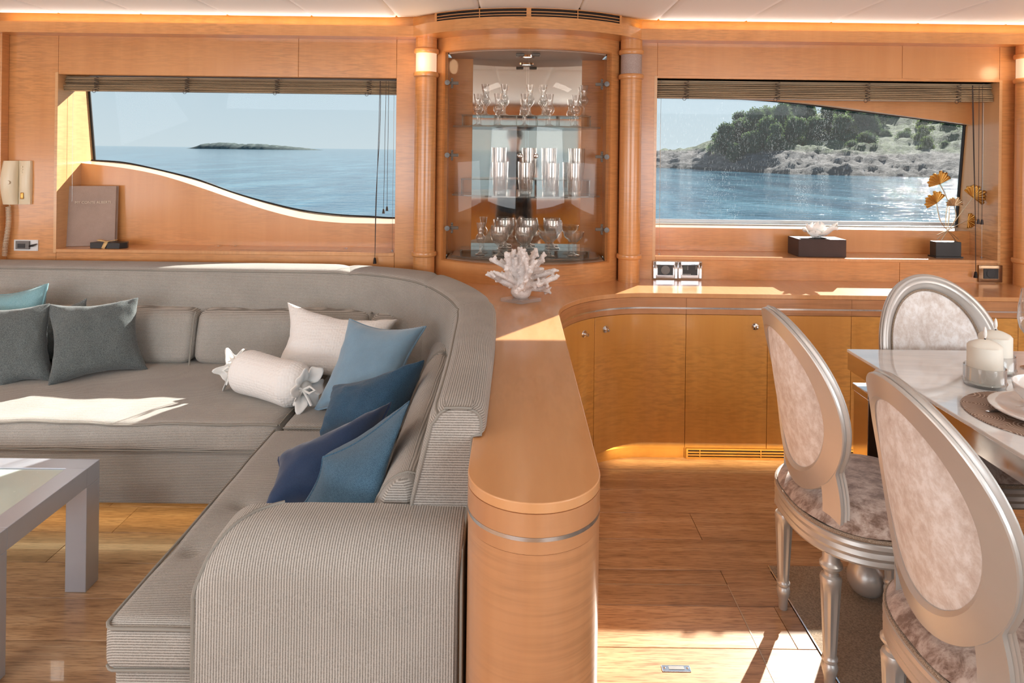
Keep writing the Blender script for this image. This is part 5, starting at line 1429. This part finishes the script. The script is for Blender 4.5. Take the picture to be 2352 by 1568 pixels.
# ================================================================== PHOTOGRAPHER (seen only in the cabinet mirror)
def figure():
    P = Vector((-.02, -.62, 0))
    t = thing('person', P, 'person in a black top and dark shorts behind the camera, seen in the cabinet mirror', 'person')
    SKIN = plain('skin', (.50, .30, .22), .5); BL = cloth('black_cloth', (.010, .010, .012), (.02, .02, .024), 400); HAIR = plain('dark_hair', (.02, .014, .010), .6)
    V = []; E = []; Rr = []
    def chain(pts, start=None):
        pr = start
        for (x, y, z, r) in pts:
            V.append(P+Vector((x, y, z))); Rr.append(r)
            if pr is not None: E.append((pr, len(V)-1))
            pr = len(V)-1
        return pr
    pel = chain([(0, 0, .93, .135)]); V_ = chain([(0, .02, 1.06, .125), (0, .05, 1.20, .14), (0, .08, 1.34, .15)], pel)
    nk = chain([(0, .10, 1.43, .06), (0, .125, 1.48, .055)], V_); chain([(0, .14, 1.53, .072), (0, .145, 1.58, .085), (0, .14, 1.63, .082), (0, .13, 1.675, .05)], nk)
    hands = []
    for s_ in (-1, 1):
        chain([(s_*.10, 0, .86, .095), (s_*.12, .02, .66, .082), (s_*.125, .03, .48, .056), (s_*.13, 0, .30, .055), (s_*.13, -.03, .09, .036), (s_*.135, .03, .045, .04), (s_*.14, .13, .03, .035)], pel)
        w_ = chain([(s_*.17, .07, 1.38, .062), (s_*.22, .06, 1.26, .048), (s_*.24, .10, 1.12, .040), (s_*.20, .24, 1.20, .036), (s_*.13, .36, 1.30, .025)], V_)
        pm = chain([(s_*.11, .40, 1.33, .030), (s_*.105, .42, 1.345, .028)], w_); hands.append((s_, pm))
        for k in range(4):
            b = Vector((s_*(.115-.002*k), .425, 1.365-.020*k)); L_ = (.040, .046, .043, .034)[k]
            chain([(b.x, b.y, b.z, .009), (b.x-s_*L_*.6, b.y+L_*.6, b.z, .0085), (b.x-s_*L_*1.3, b.y+L_*.4, b.z-.004, .0075)], pm)
        chain([(s_*.10, .40, 1.375, .011), (s_*.08, .41, 1.395, .009)], pm)
    me = bpy.data.meshes.new('body'); o = bpy.data.objects.new('body', me); COL.objects.link(o); o.parent = t
    me.from_pydata([v-P for v in V], E, []); me.materials.append(SKIN)
    sk = o.modifiers.new('skin', 'SKIN'); sk.use_smooth_shade = True
    if not me.skin_vertices: me.attributes
    lay = me.skin_vertices[0].data if me.skin_vertices else None
    return t, o, lay, Rr, P, SKIN, BL, HAIR
def skin_radii(me, Rr):
    bm = __import__('bmesh').new(); bm.from_mesh(me); ly = bm.verts.layers.skin.verify(); bm.verts.ensure_lookup_table()
    for v, r in zip(bm.verts, Rr): v[ly].radius = (r, r)
    bm.verts[0][ly].use_root = True; bm.to_mesh(me); bm.free()
pt, po, _, Rr, P_, SKIN, BLK, HAIR = figure(); skin_radii(po.data, Rr)
ss_ = po.modifiers.new('sub', 'SUBSURF'); ss_.levels = 1; ss_.render_levels = 1
m = M()   # top: torso sleeve over chest and shoulders
def torso(u, v):
    z = .98+.46*v; yc = .02+.10*v; rx = .165+.03*sin(pi*v)-(.07*max(0, v-.85)/.15); ry = .115+.02*sin(pi*v)-.03*max(0, v-.85)/.15
    return P_+Vector((rx*cos(2*pi*u), yc-.02+ry*sin(2*pi*u), z))
m.grid(torso, 28, 16, True)
for s_ in (-1, 1): m.tube([P_+Vector(q) for q in ((s_*.12, .07, 1.40), (s_*.185, .07, 1.36), (s_*.225, .065, 1.25))], [.075, .078, .066], 14)
m.build('black_top', BLK, pt)
m = M(); m.grid(lambda u, v: P_+Vector(((.155+.01*v)*cos(2*pi*u), .005+(.12+.005*v)*sin(2*pi*u), .84+.19*v)), 28, 6, True)
for s_ in (-1, 1): m.tube([P_+Vector(q) for q in ((s_*.085, 0, .90), (s_*.105, .01, .75), (s_*.12, .02, .60))], [.115, .108, .10], 16)
m.build('dark_shorts', BLK, pt)
m = M(); m.sphere(P_+Vector((0, .115, 1.63)), .108, 18, 12, (.88, 1, .95)); m.build('hair', HAIR, pt)
m = M(); m.sphere(P_+Vector((-.03, .222, 1.60)), .009, 8, 6); m.sphere(P_+Vector((.03, .222, 1.60)), .009, 8, 6); m.build('eyes', WHITEP, pt)
m = M(); m.lathe([(.016, -.02), (.012, 0), (.003, .022)], P_+Vector((0, .228, 1.572)), 8); m.build('nose', SKIN, pt)
m = M(); m.soft(P_.x-.022, P_.x+.022, P_.y+.215, P_.y+.228, 1.530, 1.540, .004, .01); m.build('mouth', plain('lips', (.4, .17, .14), .5), pt)

# ================================================================== OUTSIDE: SEA, ISLET, HEADLAND, TREES
SEA = -2.5
def sea_mat():
    m, n, l, b = newmat('sea_water')
    a = noise_t(n, l, mapping(n, l, (.7, .9, 1)), 1, 5, .6, .3)
    a2 = noise_t(n, l, mapping(n, l, (.10, .16, 1)), 1, 4, .6, .3)
    c2_ = noise_t(n, l, mapping(n, l, (.16, .045, 1)), 1, 6, .68, .5)  # streaks in the colour imitate sky reflection varying over the waves
    c_ = ramp(n, l, c2_, [(.36, (.008, .055, .105)), (.5, (.03, .115, .175)), (.64, (.09, .22, .29))])
    l.new(c_, b.inputs['Base Color']); b.inputs['Roughness'].default_value = .07; b.inputs['IOR'].default_value = 1.33
    bump(n, l, b, math_(n, l, 'ADD', a, math_(n, l, 'MULTIPLY', a2, 2.5)), 1.0, .145); return m
ring_ = [14, 30, 60, 120, 300, 800, 3000, 15000]
m = M(); m.grid(lambda u, v: (lambda r, a: Vector((r*cos(a), r*sin(a), SEA)))([.0]*1 and 0 or ring_[int(round(v*(len(ring_)-1)))], 2*pi*u), 64, len(ring_), True)
m.v = [Vector((v.x, v.y, SEA)) for v in m.v]; m.f.append(tuple(i*len(ring_) for i in range(64)))
o = m.build('sea', sea_mat(), None, smooth=False, kind='structure'); tag(o, 'open blue sea with small waves outside the windows', 'sea')

def land_mat():
    m, n, l, b = newmat('rocky_shore_and_scrub')
    g = n.new('ShaderNodeNewGeometry'); s = n.new('ShaderNodeSeparateXYZ'); l.new(g.outputs['Position'], s.inputs[0])
    z1 = noise_t(n, l, mapping(n, l, (.5, .5, 1.4), rot=(.3, .2, 0)), 1, 8, .7, .6)
    z2 = noise_t(n, l, mapping(n, l, (.10, .10, .2)), 1, 5, .6)
    rock = ramp(n, l, z1, [(.35, (.022, .020, .020)), (.5, (.070, .062, .060)), (.68, (.16, .145, .14))])
    scrub = ramp(n, l, z1, [(.3, (.02, .032, .015)), (.5, (.038, .064, .018)), (.72, (.082, .118, .028))])
    h_ = math_(n, l, 'ADD', s.outputs['Z'], math_(n, l, 'MULTIPLY', z2, 3.2))
    mk = ramp(n, l, math_(n, l, 'DIVIDE', h_, 10.0), [(.33, (0, 0, 0)), (.42, (1, 1, 1))])
    wet = ramp(n, l, math_(n, l, 'ADD', s.outputs['Z'], 2.5), [(.25, (.35, .33, .33)), (.95, (1, 1, 1))])
    c = mixc(n, l, mk, mixc(n, l, 1.0, rock, wet, 'MULTIPLY'), scrub)
    l.new(c, b.inputs['Base Color']); b.inputs['Roughness'].default_value = .95
    bump(n, l, b, z1, 1.0, .8); return m
LAND = land_mat()
ISL = cloth('hazed_islet_scrub', (.055, .075, .075), (.10, .125, .115), .15, 1, 0, 0, .05)  # distance haze blended into the scrub colour
def lerp_tab(x, tab):
    if x <= tab[0][0]: return tab[0][1]
    for (a, b_), (c, d_) in zip(tab[:-1], tab[1:]):
        if x <= c: return b_+(d_-b_)*(x-a)/(c-a)
    return tab[-1][1]
shore = [(.10, 190), (.205, 177), (.34, 146), (.40, 134), (.65, 122), (1.2, 112)]
rise = [(.10, .4), (.15, 1.6), (.205, 3.6), (.25, 4.6), (.30, 5.6), (.4, 5.4), (.9, 5.6)]
slope = [(.10, .0), (.25, .0), (.31, .06), (.45, .17), (.58, .27), (1.2, .33)]
def land_h(a, d_):
    r = lerp_tab(a, rise); h_ = r*min(1, max(0, d_)/20)**.75+max(0, d_-20)*lerp_tab(a, slope)*(1-.3*min(1, d_/150))
    Y = lerp_tab(a, shore)+d_; p = Vector((a*Y*.22, Y*.22, 0))
    h_ += (noise.fractal(p, 1.0, 2.0, 5)*.9+noise.fractal(p*5, 1.0, 2.0, 4)*.38)*min(1, max(0, d_+2)/6)
    p2 = Vector((a*Y*.09, Y*.09, 3.3)); h_ += max(0, noise.fractal(p2, 1, 2, 4))*1.6*min(1, max(0, d_-14)/12)
    if d_ < 0: h_ = d_*.3
    return h_
NA, ND = 300, 90
def landf(u, v):
    a = .10+1.1*u; d_ = -4+(4+150)*v**1.7; Y = lerp_tab(a, shore)+d_+1.6*noise.fractal(Vector((a*60, 2, 1)), 1, 2, 4)
    return Vector((a*Y, Y, SEA+land_h(a, d_)))
hl = M().grid(landf, NA, ND).build('headland', LAND, None, angle=180); tag(hl, 'rocky wooded headland rising from the sea outside the right window', 'headland')
isl = M().grid(lambda u, v: (lambda x, k: Vector((W(440, 340, 1500).x+(W(735, 340, 1500).x-W(440, 340, 1500).x)*u, 1500+(v-.5)*90, SEA-.5+13*k*sin(pi*v)**.6*(1+.22*noise.fractal(Vector((u*22, v*3, 5)), 1, 2, 5)))))(u, (sin(pi*min(1, u*1.35)**.6)**.7 if u < .45 else 1)*max(0, 1-((u-.30)/.72)**2 if u > .3 else 1)*min(1, u*9)), 160, 14).build('islet', ISL, None, angle=60)
tag(isl, 'low flat islet on the horizon seen through the left window', 'island')

def leafmat(name, a, b_c):
    m, n, l, b = newmat(name)
    z = noise_t(n, l, mapping(n, l, (.8, .8, .8)), 1, 3, .6); oi = n.new('ShaderNodeObjectInfo')
    c = ramp(n, l, z, [(.3, a), (.7, b_c)]); c = mixc(n, l, 1.0, c, ramp(n, l, oi.outputs['Random'], [(0, (.75, .8, .8)), (1, (1.25, 1.2, 1.1))]), 'MULTIPLY')
    l.new(c, b.inputs['Base Color']); b.inputs['Roughness'].default_value = .8; b.inputs['Specular IOR Level'].default_value = .2
    try: b.inputs['Subsurface Weight'].default_value = 0
    except: pass
    # thin needles: let some of the sun through
    tr = n.new('ShaderNodeBsdfTranslucent'); l.new(mixc(n, l, 1.0, c, (1.3, 1.5, .8), 'MULTIPLY'), tr.inputs[0]); mx = n.new('ShaderNodeMixShader'); mx.inputs[0].default_value = .35
    out_ = n['Material Output']; l.new(b.outputs[0], mx.inputs[1]); l.new(tr.outputs[0], mx.inputs[2]); l.new(mx.outputs[0], out_.inputs[0])
    return m
LEAF1 = leafmat('hazed_pine_foliage', (.058, .085, .062), (.145, .185, .125)); LEAF2 = leafmat('scrub_foliage', (.05, .07, .02), (.17, .21, .06))  # pine green greyed: aerial haze is put into the leaf colour
BARK = plain('pine_bark', (.10, .07, .05), .9)
def crown_mesh(seed, nb, hgt, wid, nl, ls, low):
    random.seed(seed); m = M(); blobs = []
    for i in range(nb):
        t = random.random(); r = wid*(.30+.12*random.random())*(1-.45*abs(t-.35)); a = random.uniform(0, 2*pi); rr = wid*.62*(1-.6*t)*random.random()**.5
        blobs.append((Vector((rr*cos(a), rr*sin(a), hgt*(low+(1-low)*.85*t))), r))
    for i in range(nl):
        c, r = random.choice(blobs); d_ = Vector((random.gauss(0, 1), random.gauss(0, 1), random.gauss(0, 1))).normalized(); p = c+d_*r*random.uniform(.5, 1.22)*Vector((1, 1, .8)).length/1.62
        u_ = Vector((random.gauss(0, 1), random.gauss(0, 1), random.gauss(0, 1))).normalized(); w_ = u_.cross(d_+Vector((.1, .2, .3))).normalized(); s = ls*random.uniform(.6, 1.3)
        m.add([p-u_*s, p+w_*s*.45, p+u_*s, p-w_*s*.45], [(0, 1, 2, 3)])
    for c, r in blobs: m.sphere(c, r*.5, 8, 6)
    return m
protos = []
for k, (nb, hg, wd, nl, ls, low, mt, nm) in enumerate(((22, 9.0, 4.4, 5200, .33, .20, LEAF1, 'pine_tree'), (20, 7.5, 4.8, 5000, .33, .12, LEAF1, 'pine_tree'), (12, 2.4, 2.6, 1800, .17, .0, LEAF2, 'shrub'), (12, 2.0, 3.2, 1800, .17, .0, LEAF1, 'shrub'))):
    r = thing(nm, (0, 0, 0), 'x', 'tree' if nm != 'shrub' else 'shrub')
    crown_mesh(40+k, nb, hg, wd, nl, ls, low).build('foliage', mt, r, local=True, smooth=False)
    if nm != 'shrub': M().tube([(0, 0, -.5), (.15, .1, hg*.3), (0, .2, hg*.7)], [.25, .18, .08], 6).build('trunk', BARK, r, local=True)
    protos.append(r)
used = set(); random.seed(11)
def plant(k, px, Y, sc, label, group):
    a = (px-PX)/F; d_ = Y-lerp_tab(a, shore); z = SEA+land_h(a, d_)-.35
    o = protos[k] if k not in used else copy_tree(protos[k]); used.add(k)
    o.location = (a*Y, Y, z); o.rotation_euler = (0, 0, random.uniform(0, 6.28)); o.scale = (sc,)*3; o['label'] = label; o['group'] = group
    if k < 2: o['label'] = label
G1 = 'pines on the headland'
plant(0, 1668, 164, .92, 'leftmost dark pine on the headland, above the rocky point', G1)
spots = [(1650, 172, .72), (1702, 168, 1.02), (1735, 174, 1.12), (1762, 165, .98), (1795, 172, 1.12), (1828, 163, .95), (1852, 176, 1.05), (1725, 160, .78), (1780, 156, .72), (1875, 164, .86), (1905, 170, .90), (1935, 163, .86), (1962, 172, .92), (1990, 166, .84), (1820, 182, 1.15), (1760, 184, 1.2), (1700, 180, 1.0), (1925, 184, .95), (2020, 178, .9), (2055, 190, .9), (2110, 196, .85), (2160, 205, .9), (1985, 192, 1.0), (1688, 158, .6)]
for i, (px, Y, sc) in enumerate(spots): plant(i % 2 if i else 1, px, Y, sc, 'dense dark green pine tree in the grove on the headland', G1)
random.seed(77)
for i in range(60):
    px = random.uniform(1660, 2260); a = (px-PX)/F; Y = lerp_tab(a, shore)+random.uniform(19, 75); sc = random.uniform(.5, 1.25)
    plant(2+(i % 2) if i > 1 else 2+i, px, Y, sc, 'low rounded green shrub on the headland slope', 'scrub bushes on the headland')
